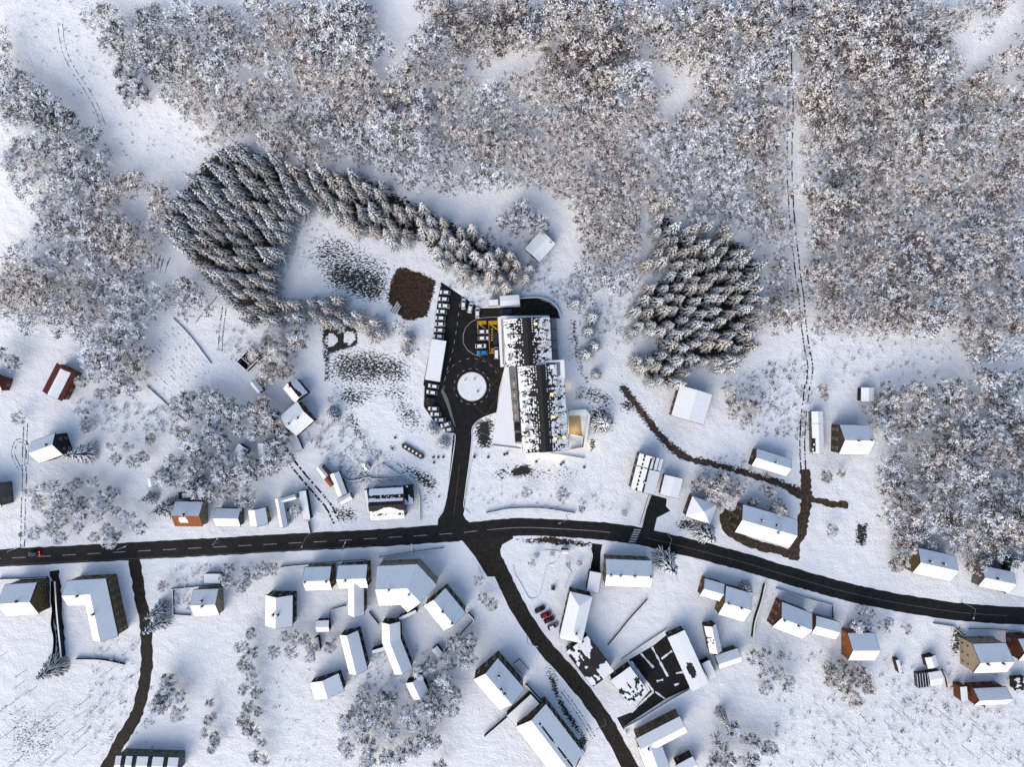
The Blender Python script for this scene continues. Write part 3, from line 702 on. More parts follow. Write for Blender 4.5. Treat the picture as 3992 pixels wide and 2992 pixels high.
house('long low snow-roofed house right of the rust-red shed roof', 'house', 'house', [Q('z4', (510, 322), (562, 284), (655, 464), (556, 522), axis='v', he=3.2, hr=1.0)], 'wall_dark', 'roof_dark', 1)
house('bright low shed joined to the lower end of the long snow-roofed house', 'shed', 'shed', [Q('z4', (552, 526), (656, 470), (704, 520), (600, 576), axis='h', he=2.8, hr=.8)], 'wall_cream', 'roof_dark', win=False)
house('narrow cabin with a rust-red bare lower roof beside the rutted lane', 'cabin', 'cabin', [Q('z4', (382, 264), (432, 238), (560, 382), (500, 432), axis='v', he=2.8, hr=1.2)], 'wall_brown', 'roof_orange', 1, snow=lambda u, v, a, b, s: u < .58 and (s < 0 or v > .45 or u < .1) )
def guard_rows(u, v, a, b, s):
    if s > 0:   # north slope
        if v > .80: return False
        if .40 < v < .55 + .10 * fbm(u * 9, 2): return fbm(u * 26, v * 12, 3) > .66
        return True
    if v > .72 + .14 * math.cos((u - .55) * 7): return False
    if .30 < v < .44: return fbm(u * 26, v * 12, 4) > .5
    return True
h15 = house('wide two-storey building with rows of dark snow guards on its roof', 'building', 'building',
      [Q('z4', (818, 440), (1102, 420), (1124, 688), (838, 697), axis='h', he=7, hr=2.6)], 'wall_grey', 'roof_dark', 2, snow=guard_rows)
house('low wedge-shaped lean-to on the left side of the building with snow-guard rows', 'lean-to', 'lean_to', [Q('z4', (766, 448), (816, 442), (826, 640), (815, 650), axis='v', he=3.6, hr=0, kind='flat')], 'wall_grey', 'roof_dark', win=False)
house('black flat-roofed annex with a triangle of snow at its lower end, by the snow-guard building', 'annex', 'annex', [Q('z4', (1106, 408), (1182, 406), (1190, 562), (1112, 570), axis='v', he=4, hr=.3)], 'wall_dark', 'roof_dark', 1,
      snow=lambda u, v, a, b, s: u > .66 + (.26 * (v if s < 0 else -v + .3)) or (u < .12 and s < 0 and v > .4) )
house('small brown shed with snow patches among garden shrubs above the snow-guard building', 'shed', 'shed', [Q('B2', (905, 690), (950, 662), (992, 716), (945, 752), axis='v', he=2.3, hr=.9)], 'wall_redbrown', 'roof_brown', win=False, snow=lambda u, v, a, b, s: fbm(u * 4, v * 3, 8) > .42)
# ---- south side, west
house('tall house with ochre gable and split snowy roof at the left edge below the main road', 'house', 'house', [Q('C1', (35, 45), (190, 38), (190, 195), (22, 210), he=6.4, hr=4)], 'wall_ochre', 'roof_dark', 2, [(.6, .1)])
house('large L-shaped building with a row of dark windows on its long right wall', 'building', 'building', [bent('C1', [(333, 92), (474, 84), (524, 318)], 4.9, 6.6, 3)], 'wall_ochre', 'roof_dark', 2, [(.3, -.1), (.7, -.05)])
house('snow-roofed house with two ridge chimneys behind low garden walls', 'house', 'house', [Q('C1', (958, 72), (1085, 68), (1086, 202), (960, 207), he=4.2, hr=3)], 'wall_cream', 'roof_dark', 1, [(.45, .3), (.5, -.05)])
house('flat snow-topped garage directly above the house with garden walls', 'garage', 'garage', [Q('C1', (1008, -6), (1090, -6), (1092, 44), (1008, 44), he=2.5, hr=0, kind='flat')], 'wall_grey', 'roof_dark', win=False)
house('upright snow-roofed house with dark double eaves above it and two chimneys', 'house', 'house', [Q('z5', (73, 400), (300, 402), (301, 662), (66, 664), axis='v', he=5.2, hr=3)], 'wall_dark', 'roof_dark', 2, [(.55, .15), (.55, -.2)])
house('brown-walled house with a bright lower roof strip, just below the main road', 'house', 'house', [Q('z5', (398, 172), (619, 165), (628, 364), (400, 372), he=6.2, hr=3)], 'wall_ochre', 'roof_dark', 2, [(.1, -.05), (.88, -.05)])
house('zigzag two-winged house with a bright inner roof edge, left of the big windowed building', 'house', 'house',
      [Q('z5', (668, 155), (920, 152), (922, 345), (680, 358), he=6.4, hr=3), Q('z5', (748, 280), (890, 278), (888, 568), (754, 572), axis='v', he=5.6, hr=2.6)], 'wall_brown', 'roof_dark', 2, [(.3, -.1)])
def big_u(u, v, a, b, s):
    if s < 0 and u < .0: return False
    return True
h26 = house('big bent building with windowed cream walls and a bare tile patch in its snow', 'building', 'building', [bent('z6', [(153, 330), (412, 318), (522, 437)], 7.6, 8, 4.2)], 'wall_cream', 'roof_orange', 3, [(.22, -.05), (.6, -.2)],
      snow=lambda u, v, a, b, s: not (s < 0 and a > 9 and abs(u - .34) < .09 * (.6 + fbm(u * 20, v * 9)) and .58 < v < .88))
house('long house with gable turned to the bent building and chimneys in its ridge, above the alley wall', 'house', 'house', [Q('z6', (530, 485), (712, 350), (885, 548), (696, 706), axis='v', he=6.2, hr=3.4)], 'wall_brown', 'roof_dark', 2, [(.45, 0), (.9, 0)])
house('lean-to strip of snow roof along the courtyard wall below the bent building', 'lean-to', 'lean_to', [Q('z6', (322, 590), (470, 522), (478, 552), (334, 618), he=3, hr=0, kind='flat')], 'wall_dark', 'roof_dark', win=False)
house('long crooked snow-roofed barn that bends in the middle', 'barn', 'barn', [bent('C2', [(664, 232), (667, 325), (728, 480)], 3.7, 4.4, 2.4)], 'wall_dark', 'roof_dark', 1)
house('narrow flat annex stuck to the left side of the crooked barn', 'annex', 'annex', [Q('z6', (104, 862), (208, 826), (222, 862), (108, 892), he=3, hr=0, kind='flat')], 'wall_dark', 'roof_dark', win=False)
house('small square snow-roofed shed with a vent, left of the yard fence', 'shed', 'shed', [Q('z5', (492, 614), (602, 610), (604, 710), (484, 716), he=3, hr=.8)], 'wall_dark', 'roof_dark', win=False)
house('very narrow snow-capped shed below the small square one', 'shed', 'shed', [Q('z5', (472, 755), (510, 750), (526, 850), (494, 884), axis='v', he=2.4, hr=.4)], 'wall_dark', 'roof_dark', win=False)
house('long slanting snow-roofed house with its dark gable facing up, left of the crooked barn', 'house', 'house', [Q('C2', (402, 292), (510, 278), (543, 458), (466, 505), axis='v', he=4.6, hr=2.8)], 'wall_dark', 'roof_dark', 1)
house('lone small snow-roofed house standing in the open field below the slanting one', 'house', 'house', [Q('C2', (262, 533), (406, 487), (436, 570), (290, 628), axis='v', he=3.6, hr=2.4)], 'wall_dark', 'roof_dark', 1)
house('small dark-gabled house at the lower end of the crooked barn', 'house', 'house', [Q('C2', (730, 534), (820, 500), (856, 588), (778, 624), axis='v', he=4, hr=2.2)], 'wall_dark', 'roof_dark', 1)
house('little flat hut among frosted garden trees beside the alley wall', 'hut', 'hut', [Q('z6', (592, 860), (640, 815), (698, 888), (645, 935), axis='v', he=2.8, hr=.5)], 'wall_dark', 'roof_dark', win=False)
house('tall brown-gabled house with three roof vents, left of the lower village road', 'house', 'house', [Q('z7', (298, 465), (515, 290), (737, 552), (518, 712), axis='v', he=7.4, hr=4)], 'wall_brown', 'roof_dark', 2, [(.3, .45), (.55, .12), (.68, .1)])
house('flat snowy garage between the tall brown-gabled house and the longest house', 'garage', 'garage', [Q('z7', (580, 770), (772, 592), (865, 662), (652, 850), he=3.6, hr=0, kind='flat')], 'wall_dark', 'roof_dark', win=False)
house('longest house at the bottom edge, its ridge edged by a dark scalloped line', 'house', 'house', [Q('F', (2006, 2829), (2132, 2752), (2282, 2945), (2152, 3025), axis='v', he=6.6, hr=3.4)], 'wall_brown', 'roof_brown', 2,
      snow=lambda u, v, a, b, s: not (s > 0 and .72 < v < .84 and .12 < u and fbm(u * 22, 3, 2) > .35))
# ---- south side, middle
house('bright white-roofed hall beside the four parked cars', 'hall', 'hall', [Q('C3', (283, 82), (393, 106), (345, 335), (222, 322), axis='v', he=6, hr=1.6, kind='hip')], 'wall_brown', 'roof_dark', 1, [(.8, .3)])
house('flat snowy link roof between the white hall and the yellow-walled house', 'annex', 'annex', [Q('y1', (626, 316), (740, 322), (700, 492), (608, 484), axis='v', he=3.6, hr=0, kind='flat')], 'wall_dark', 'roof_dark', win=False)
h41 = house('large yellow-walled house with four chimneys in line on its ridge', 'house', 'house', [Q('y1', (760, 208), (1144, 226), (1142, 452), (754, 438), he=6.8, hr=3)], 'wall_ochre', 'roof_dark', 2, [(.1, 0), (.3, 0), (.6, 0), (.94, 0)])
house('small snow-topped shelter at the head of the park path', 'shelter', 'shelter', [Q('y1', (395, 136), (463, 136), (463, 176), (395, 176), he=2.5, hr=.2)], 'wall_dark', 'roof_dark', win=False)
house('flat roof with melted dark patches, at the corner below the white hall', 'building', 'building', [Q('y2', (85, 228), (228, 128), (392, 350), (260, 455), axis='v', he=4.6, hr=.2)], 'wall_brown', 'roof_dark', 1, snow=lambda u, v, a, b, s: fbm(u * 5 + 3, v * 2.2 * (1 if s > 0 else -1) + 4, 9) < (.60 - .26 * math.exp(-((u - .5) / .28) ** 2)) )
house('square flat white roof with a faint grey stain inside the black courtyard', 'building', 'building', [Q('y2', (372, 408), (488, 320), (604, 466), (490, 586), axis='v', he=4.8, hr=.1)], 'wall_dark', 'roof_dark', 1, snow=lambda u, v, a, b, s: fbm(u * 6, v * 3, 21) < .66 or u < .35)
house('long flat white workshop roof with a dark oval stain, right of the black courtyard', 'workshop', 'workshop', [Q('C3', (774, 333), (838, 250), (972, 540), (882, 582), axis='v', he=5, hr=.1)], 'wall_dark', 'roof_dark', 1,
      snow=lambda u, v, a, b, s: not (((u - .66) / .14) ** 2 + (((1 - v) * s + .1) / .42) ** 2 < 1.0 * (.6 + .8 * fbm(u * 30, v * 9, 3))))
house('small grey-white lean-to on the right side of the stained workshop', 'lean-to', 'lean_to', [Q('C3', (926, 440), (976, 420), (1006, 500), (978, 530), axis='v', he=3, hr=0, kind='flat')], 'wall_dark', 'roof_dark', win=False)
house('house with a row of dark windows along its brown upper wall, below the black courtyard', 'house', 'house', [Q('y2', (514, 786), (800, 628), (862, 738), (590, 868), he=6, hr=1.6)], 'wall_ochre', 'roof_dark', 2, [(.15, -.4)])
house('snowy wing running off the bottom edge beside the lower road', 'house', 'house', [Q('F', (2475, 2890), (2580, 2905), (2628, 3030), (2530, 3040), axis='v', he=5, hr=2)], 'wall_cream', 'roof_dark', 1)
house('small snowy roof with a brown wall at the bottom edge, right of the lower road', 'shed', 'shed', [Q('F', (2632, 2985), (2700, 2950), (2730, 3000), (2660, 3040), he=4.5, hr=1)], 'wall_brown', 'roof_dark', 1)
# ---- south side, east
house('small red-walled house left of the snowy house with the bare fir, below the main road', 'house', 'house', [Q('y4', (205, 222), (370, 268), (330, 418), (158, 366), he=4, hr=2.2)], 'wall_redbrown', 'roof_brown', 1)
house('broad snow-roofed house with two chimneys, third building below the road bend', 'house', 'house', [Q('y4', (390, 288), (612, 350), (515, 583), (302, 520), he=5.2, hr=3)], 'wall_ochre', 'roof_dark', 1, [(.15, .05), (.62, 0)])
house('narrow cabin with a dark scar on its bright roof slope, below the broad snowy house', 'cabin', 'cabin', [Q('y4', (195, 612), (304, 600), (346, 812), (248, 855), axis='v', he=4, hr=2)], 'wall_brown', 'roof_brown', 1, snow=lambda u, v, a, b, s: s > 0 or not (.38 < u < .62 and fbm(u * 22, v * 5, 4) > .55))
house('low snow-roofed shed at the foot of the narrow scarred cabin', 'shed', 'shed', [Q('C3', (1003, 388), (1118, 368), (1128, 424), (1012, 480), he=3.6, hr=1.8)], 'wall_ochre', 'roof_dark', win=False)
house('large house with a tall reddish-brown gable wall facing left, below the right road bend', 'house', 'house', [Q('y4', (846, 416), (1105, 518), (998, 722), (750, 625), he=5.6, hr=4)], 'wall_redbrown', 'roof_dark', 2, [(.1, -.05), (.55, -.05)])
house('low snowy extension on the right of the reddish-gabled house', 'extension', 'extension', [Q('C4', (250, 202), (368, 238), (330, 320), (205, 290), he=3.6, hr=1.6)], 'wall_redbrown', 'roof_brown', 1)
house('compact house with a bright orange-brown gable wall and clean snow roof', 'house', 'house', [Q('C4', (398, 285), (522, 288), (540, 424), (392, 428), he=5, hr=3.6)], 'wall_orange', 'roof_dark', 1)
house('small shed with one bright roof slope, above the dark-framed greenhouse', 'shed', 'shed', [Q('y7', (648, 372), (715, 362), (742, 436), (664, 444), axis='v', he=2.8, hr=.6)], 'wall_dark', 'roof_dark', win=False)
house('thin snow-topped woodshed left of the greenhouse', 'shed', 'shed', [Q('y7', (466, 392), (490, 388), (510, 470), (490, 478), axis='v', he=2.4, hr=0, kind='flat')], 'wall_dark', 'roof_dark', win=False)
house('snow-covered potting shed joined to the greenhouse', 'shed', 'shed', [Q('y7', (668, 470), (750, 456), (772, 545), (682, 560), he=2.6, hr=.4)], 'wall_redbrown', 'roof_dark', win=False)
house('tall cream house with windows in its gable, near the right edge', 'house', 'house', [Q('y7', (935, 290), (1150, 283), (1170, 470), (960, 476), he=7, hr=3.8)], 'wall_cream', 'roof_dark', 2, [(.2, -.05), (.65, -.05)])
house('house with a dark red gable cut by the right photo edge', 'house', 'house', [Q('y7', (1222, 258), (1350, 255), (1365, 395), (1240, 398), he=6, hr=3)], 'wall_redbrown', 'roof_dark', 1)
house('red-gabled house with a flat side roof, lowest on the right', 'house', 'house', [Q('y7', (930, 568), (1145, 560), (1180, 668), (975, 678), he=5, hr=3)], 'wall_redbrown', 'roof_dark', 1)
house('small flat roof left of the lowest red-gabled house', 'annex', 'annex', [Q('y7', (867, 560), (914, 556), (920, 650), (878, 655), axis='v', he=4, hr=0, kind='flat')], 'wall_redbrown', 'roof_dark', win=False)
house('bright porch roof poking out below the lowest red-gabled house', 'porch', 'porch', [Q('y7', (1010, 655), (1085, 640), (1098, 700), (1040, 690), he=2.8, hr=0, kind='flat')], 'wall_redbrown', 'roof_dark', win=False)
house('dark open-sided shed at the right edge beneath trees', 'shed', 'shed', [Q('y7', (1205, 505), (1300, 500), (1300, 580), (1210, 585), he=2.6, hr=.2)], 'wall_dark', 'roof_dark', win=False, snow=lambda u, v, a, b, s: fbm(u * 4, v * 3 * s, 5) > .6)
# ---- north side, east
house('house with three roof vents under trees, just above the main road on the right', 'house', 'house', [Q('y6', (318, 148), (660, 228), (602, 455), (262, 384), he=5.2, hr=3.2)], 'wall_ochre', 'roof_dark', 1, [(.25, .25), (.6, .3)])
house('snow-buried house with one bright slope between trees near the right edge', 'house', 'house', [Q('y6', (830, 300), (1195, 372), (1116, 558), (915, 512), he=4, hr=2.4)], 'wall_grey', 'roof_dark', 1, [(.4, .2)])
house('wide flat snowy roof cut by the right edge above the main road', 'building', 'building', [Q('y6', (1148, 256), (1420, 300), (1400, 640), (1118, 565), he=4, hr=0, kind='flat')], 'wall_dark', 'roof_dark', 1)
house('large pale-roofed barn with a reddish left wall, just below the right spruce grove', 'barn', 'barn', [Q('B3', (1442, 0), (1716, 88), (1648, 352), (1356, 268), axis='v', he=5, hr=1.4)], 'wall_redbrown', 'roof_dark', 1)
house('long building with dashed dark lines on its snowy roof, above the zebra crossing', 'building', 'building', [Q('B3', (1082, 592), (1305, 640), (1216, 946), (1013, 906), axis='v', he=6, hr=2)], 'wall_brown', 'roof_dark', 2, [(.1, 0), (.72, -.15)],
      snow=lambda u, v, a, b, s: not ((s < 0 and abs(v - .42) < .05 and (u * a) % 1.6 < .95) or (s < 0 and .84 < v and u > .05 and fbm(u * 6, 1, 6) > .3) or (s > 0 and u < .35 and (abs(v - .72) < .05 or abs(v - .35) < .035)) or abs(u - .345) < .014))
house('square flat-roofed building next to the long dashed-roof building', 'building', 'building', [Q('B3', (1302, 782), (1470, 802), (1428, 985), (1262, 952), axis='v', he=3.6, hr=.6)], 'wall_brown', 'roof_dark', 1)
house('pyramid-roofed house with one bright facet, right of the driveway', 'house', 'house', [Q('B3', (1482, 1142), (1550, 932), (1756, 1056), (1702, 1204), axis='h', he=5, hr=3.2, kind='hip')], 'wall_brown', 'roof_dark', 1)
house('big house ringed by a dark lane with a brilliant white lower slope', 'house', 'house', [Q('y3', (352, 652), (612, 722), (562, 855), (312, 778), he=6, hr=3.4)], 'wall_brown', 'roof_dark', 2, [(.35, .35), (.62, .3), (.66, -.15)])
house('snowy house above the dirt track with a brown left gable', 'house', 'house', [Q('y3', (417, 392), (582, 442), (550, 524), (388, 472), he=4.2, hr=2.2)], 'wall_brown', 'roof_dark', 1, [(.55, .2)])
house('small white box-like shed high on the right, standing alone near the wood', 'shed', 'shed', [Q('y5', (650, 152), (778, 154), (778, 300), (645, 297), axis='v', he=3, hr=.8)], 'wall_dark', 'roof_dark', win=False)
house('long narrow bright roof beside the double-rutted track', 'barn', 'barn', [Q('y5', (170, 388), (262, 390), (302, 820), (155, 806), axis='v', he=3, hr=.6)], 'wall_grey', 'roof_dark', 1, snow=lambda u, v, a, b, s: not ((s < 0 and u > .62 and u < .95 and v < .5 and fbm(u * 9, v * 3, 8) > .38) or (abs(v - .5) < .035 and (u * a) % 1.2 < .25)))
house('large house with a shadowed left wall beside the bright narrow barn', 'house', 'house', [Q('y5', (449, 522), (735, 527), (722, 825), (416, 817), he=6.4, hr=4)], 'wall_brown', 'roof_dark', 2, [(.45, 0), (.88, .05)])
house('grey snow-roofed cabin with a dark edge beyond the spruce band, behind the school', 'cabin', 'cabin', [Q('A3', (225, 345), (388, 425), (232, 608), (90, 490), axis='v', he=3.4, hr=1.2)], 'wall_brown', 'roof_dark', 1, [(.1, .5)])
house('snow-topped long carport between the two rows of parked cars', 'carport', 'carport', [Q('z1', (172, 510), (300, 525), (245, 868), (118, 850), axis='v', he=2.6, hr=0, kind='flat')], 'metal', 'metal', win=False, door=False)
house('small white-roofed container left of the larger one, behind the school', 'container', 'container', [Q('z1', (638, 188), (725, 182), (727, 238), (640, 240), he=2.6, hr=0, kind='flat')], 'wall_grey', 'metal', win=False)
house('larger white-roofed shed with a vent dot, at the service yard behind the school', 'shed', 'shed', [Q('z1', (735, 155), (900, 145), (905, 232), (738, 246), he=3.2, hr=.2)], 'wall_grey', 'metal', win=False)
# bottom-left greenhouse like building at the photo edge
house('building with three dark skylight bands cut by the bottom edge, end of the lane', 'building', 'building', [Q('C1', (600, 895), (865, 905), (905, 985), (545, 975), he=5, hr=.8)], 'wall_grey', 'roof_dark', 1,
      snow=lambda u, v, a, b, s: not (any(abs(u - q) < .035 for q in (.12, .3, .55, .8))) )

# ------------------------------------------------------------------ the school-like main building
def school_snow(u, v, a, b, s):
    x, y = u * a, v * b
    if v > .80: return False
    edge = .30 + .24 * math.cos(x * 6.283 / 3.7 + s) * (1 if s > 0 else .8) + .34 * (fbm(x * .8 + 7 * s, y * .9, 2) - .5)
    if s < 0: edge += .10 * math.cos(x * 6.283 / 7.4)
    n = fbm(x * 1.1 + (9 if s > 0 else 0), y * 1.3, 5)
    if v < edge: return n < .70
    if n > (.56 if s > 0 else .60) and v < .7: return True
    cx_, cy_ = x % .95 - .47, y % .95 - .47
    return cx_ * cx_ + cy_ * cy_ < .07 and n2(int(x / .95), int(y / .95), 3) > .4
SCH = [-1]
def lowroof(root, t, pts, z, m='roof_snow', th=.35, name='flat_roof', base=None):
    w = ccw([P(t, *p, z) for p in pts]); w = [Vector((q.x - root.location.x, q.y - root.location.y, z)) for q in w]
    occupy([q + root.location for q in w], .6)
    tr = [tuple(x) for x in tessellate_polygon([w])]
    if (w[tr[0][1]] - w[tr[0][0]]).cross(w[tr[0][2]] - w[tr[0][0]]).z < 0: tr = [q[::-1] for q in tr]
    mb = MB(); mb.slab(w, tr, (base,) if base is not None else th); return mb.build(name, m, root)
sch = house('long school with black roof mottled by snow patches beside the round island', 'school', 'school',
      [Q('F', (1962, 1245), (2142, 1237), (2156, 1427), (1968, 1427), axis='v', he=8, hr=2.4), Q('F', (2017, 1428), (2196, 1420), (2220, 1758), (2036, 1766), axis='v', he=8.05, hr=2.4)],
      'wall_white', 'roof_dark', 2, snow=school_snow)
lowroof(sch, 'z2', [(485, 85), (512, 85), (550, 508), (560, 640), (598, 668), (395, 640)], 3.6, base=3.3, name='canopy')
lowroof(sch, 'z2', [(400, 638), (598, 662), (600, 672), (398, 648)], 3.7, 'concrete', name='parapet', th=.5)
lowroof(sch, 'z2', [(408, 620), (445, 250), (485, 90), (560, 90), (600, 640)], 3.28, 'wall_white', base=-.3, name='wall')
lowroof(sch, 'z2', [(513, 86), (562, 86), (602, 625), (561, 625), (547, 480)], 3.75, 'paving', base=3.2, name='flat_roof')
for i, (x, y, mm) in enumerate(((550, 212, 0), (553, 292, 0), (560, 373, 0), (566, 440, 0), (574, 515, 1), (580, 592, 1))):
    c = P('z2', x, y, 4) - sch.location; mb = MB(); mb.box((c.x, c.y, 3.85), (2.3, 3.6 if mm == 0 else 3.2, .3), -.06); lg = mb.build('roof_light', 'concrete' if mm == 0 else 'roof_dark', sch)
    mb = MB(); mb.box((c.x, c.y, 4.08), (.8, 1.6, .2), -.06); mb.build('pane', 'dim_pane' if mm == 0 else 'glass', lg)
lowroof(sch, 'z1', [(720, 333), (758, 322), (1140, 318), (1148, 338), (758, 348), (772, 740), (742, 745)], 3.4, base=3.0, name='canopy')
lowroof(sch, 'z1', [(748, 350), (758, 350), (773, 720), (762, 720)], 3.55, 'concrete', th=.2, name='gutter')
lowroof(sch, 'z1', [(1152, 345), (1204, 345), (1222, 690), (1168, 690)], 4.2, 'paving', base=-.3, name='terrace')
for yy in (430, 520, 605): lowroof(sch, 'z1', [(1157, yy), (1212, yy), (1212, yy + 3), (1157, yy + 3)], 4.35, 'roof_dark', th=.2, name='joint')
# roof terrace block
lowroof(sch, 'z2', [(768, 50), (905, 42), (912, 168), (775, 176)], 8.9, 'roof_snow', base=-.3, name='terrace')
lowroof(sch, 'z2', [(780, 62), (876, 58), (880, 150), (862, 166), (782, 168)], 8.94, 'paving', th=.06, name='terrace_floor')
c = P('z2', 818, 93, 9) - sch.location; mb = MB(); mb.box((c.x, c.y, 9.4), (1.5, 1.6, .9)); mb.build('vent_box', 'roof_snow', sch)
lowroof(sch, 'z2', [(800, 108), (850, 104), (850, 150), (800, 158)], 9.0, 'concrete', th=.1, name='platform')
# skylights
LIT = [('z2', 817, 287), ('z2', 830, 447), ('z2', 842, 600), ('z2', 905, 590), ('z1', 1032, 388), ('z1', 1012, 520)]
DIM = [('z2', 708, 220), ('z2', 708, 375), ('z2', 712, 535), ('z2', 622, 297), ('z2', 625, 375), ('z2', 640, 535), ('z2', 690, 92), ('z2', 652, 92), ('z1', 900, 487), ('z1', 912, 672), ('z1', 820, 680), ('z1', 815, 490), ('z2', 655, 452), ('z2', 720, 455),
       ('z1', 1100, 400), ('z1', 1120, 470), ('z1', 1130, 560), ('z1', 1090, 600), ('z2', 865, 285), ('z2', 870, 360), ('z2', 875, 440), ('z2', 880, 515), ('z2', 880, 595), ('z2', 862, 205)]
fm = MB(); fm.box((0, 0, 0), (1.35, 1.1, .3)); fm = fm.me('skylight', 'frame')
pm = {}
for k in ('lit_pane', 'dim_pane'):
    b_ = MB(); b_.box((0, 0, .17), (1.15, .9, .08)); pm[k] = b_.me('pane', k)
for lst, k in ((LIT, 'lit_pane'), (DIM, 'dim_pane')):
    for (t, x, y) in lst:
        c = P(t, x, y, 9.4) - sch.location; o = link('skylight', fm, sch, (c.x, c.y, 9.55), -.06); link('pane', pm[k], o)
# sunken lit forecourt and retaining walls
def wall_line(label, cat, name, t, pts, h=1.2, w=.3, m='wall_dark', k=1, cap=True, z0=0.0):
    path = [P(t, *p) for p in pts]; path = smooth(path, k) if k > 1 else path
    path = [Vector((p.x, p.y, hz(p.x, p.y))) for p in path]; c = path[0].copy()
    pth = [p - c for p in path]; L, R = offs(pth, w / 2), offs(pth, -w / 2); n = len(pth)
    v = [q + Vector((0, 0, h)) for q in L + R]; f = [(n + i, n + i + 1, i + 1, i) for i in range(n - 1)]
    mb = MB(); mb.slab(v, f, h + .2); o = mb.build(name, m, None, c); tag(o, label, cat)
    if cap:
        mb = MB(); L, R = offs(pth, w * .42), offs(pth, -w * .42); mb.slab([q + Vector((0, 0, h + .1)) for q in L + R], f, .10); mb.build('snow_cap', 'roof_snow', o)
    return o
sheet('forecourt', 'z2', [(938, 438), (1020, 438), (1032, 582), (942, 570)], 'paving_painted_glow', .03)
wall_line('white-capped retaining wall round the lit forecourt, right of the school', 'wall', 'retaining_wall', 'z2', [(935, 408), (1050, 400), (1078, 432), (1045, 665), (945, 682)], 1.8, 1.1, 'wall_white')
wall_line('low snow-topped wall between lit forecourt and lower terrace', 'wall', 'retaining_wall', 'z2', [(942, 572), (1034, 586), (1026, 650)], 1.2, .4, 'wall_white')
wall_line('long low wall running from the school corner to the lower right', 'wall', 'retaining_wall', 'z2', [(800, 705), (900, 716), (1048, 742)], .8, .25, 'wall_white')
wall_line('curved wall round the service yard behind the school', 'wall', 'yard_wall', 'z1', [(905, 182), (980, 176), (1060, 176), (1130, 196), (1190, 240), (1228, 300), (1234, 338)], 1.6, .45, 'wall_dark', k=5)
def lamp_light(parent, loc, e, col=(1, .72, .35), r=.25):
    l = bpy.data.lights.new('lamp_light', 'POINT'); l.energy = e; l.color = col; l.shadow_soft_size = r; o = bpy.data.objects.new('lamp_light', l); COL.objects.link(o); o.location = loc
    if parent: o.parent = parent
def wall_lamp(label, t, x, y, e, z=2.6):
    c = P(t, x, y); mb = MB(); mb.box((0, 0, 0), (.3, .3, .14)); mb.tube((0, 0, -z), (0, 0, -.07), .06, .05); o = mb.build('lamp', 'dark_metal', None, (c.x, c.y, z)); tag(o, label, 'lamp', None)
    g = MB(); g.box((0, 0, -.12), (.26, .26, .1)); g.build('lamp_shade', 'lit_pane', o); lamp_light(o, (0, 0, -.35), e)
wall_lamp('lit lamp glowing yellow in the sunken forecourt beside the school', 'z2', 975, 545, 260)
wall_lamp('lit lamp on the narrow path end right of the forecourt wall', 'z2', 1085, 640, 120)
wall_lamp('lit lamp beside the upper right school wall near the roof terrace', 'z2', 928, 232, 70)
wall_lamp('lit lamp at the left end of the school south front', 'z2', 690, 718, 90)
wall_lamp('lit lamp near the right end of the school south front', 'z2', 860, 728, 110)
wall_lamp('small lit lamp at the corner where the canopies meet by the car park', 'z1', 752, 738, 60)

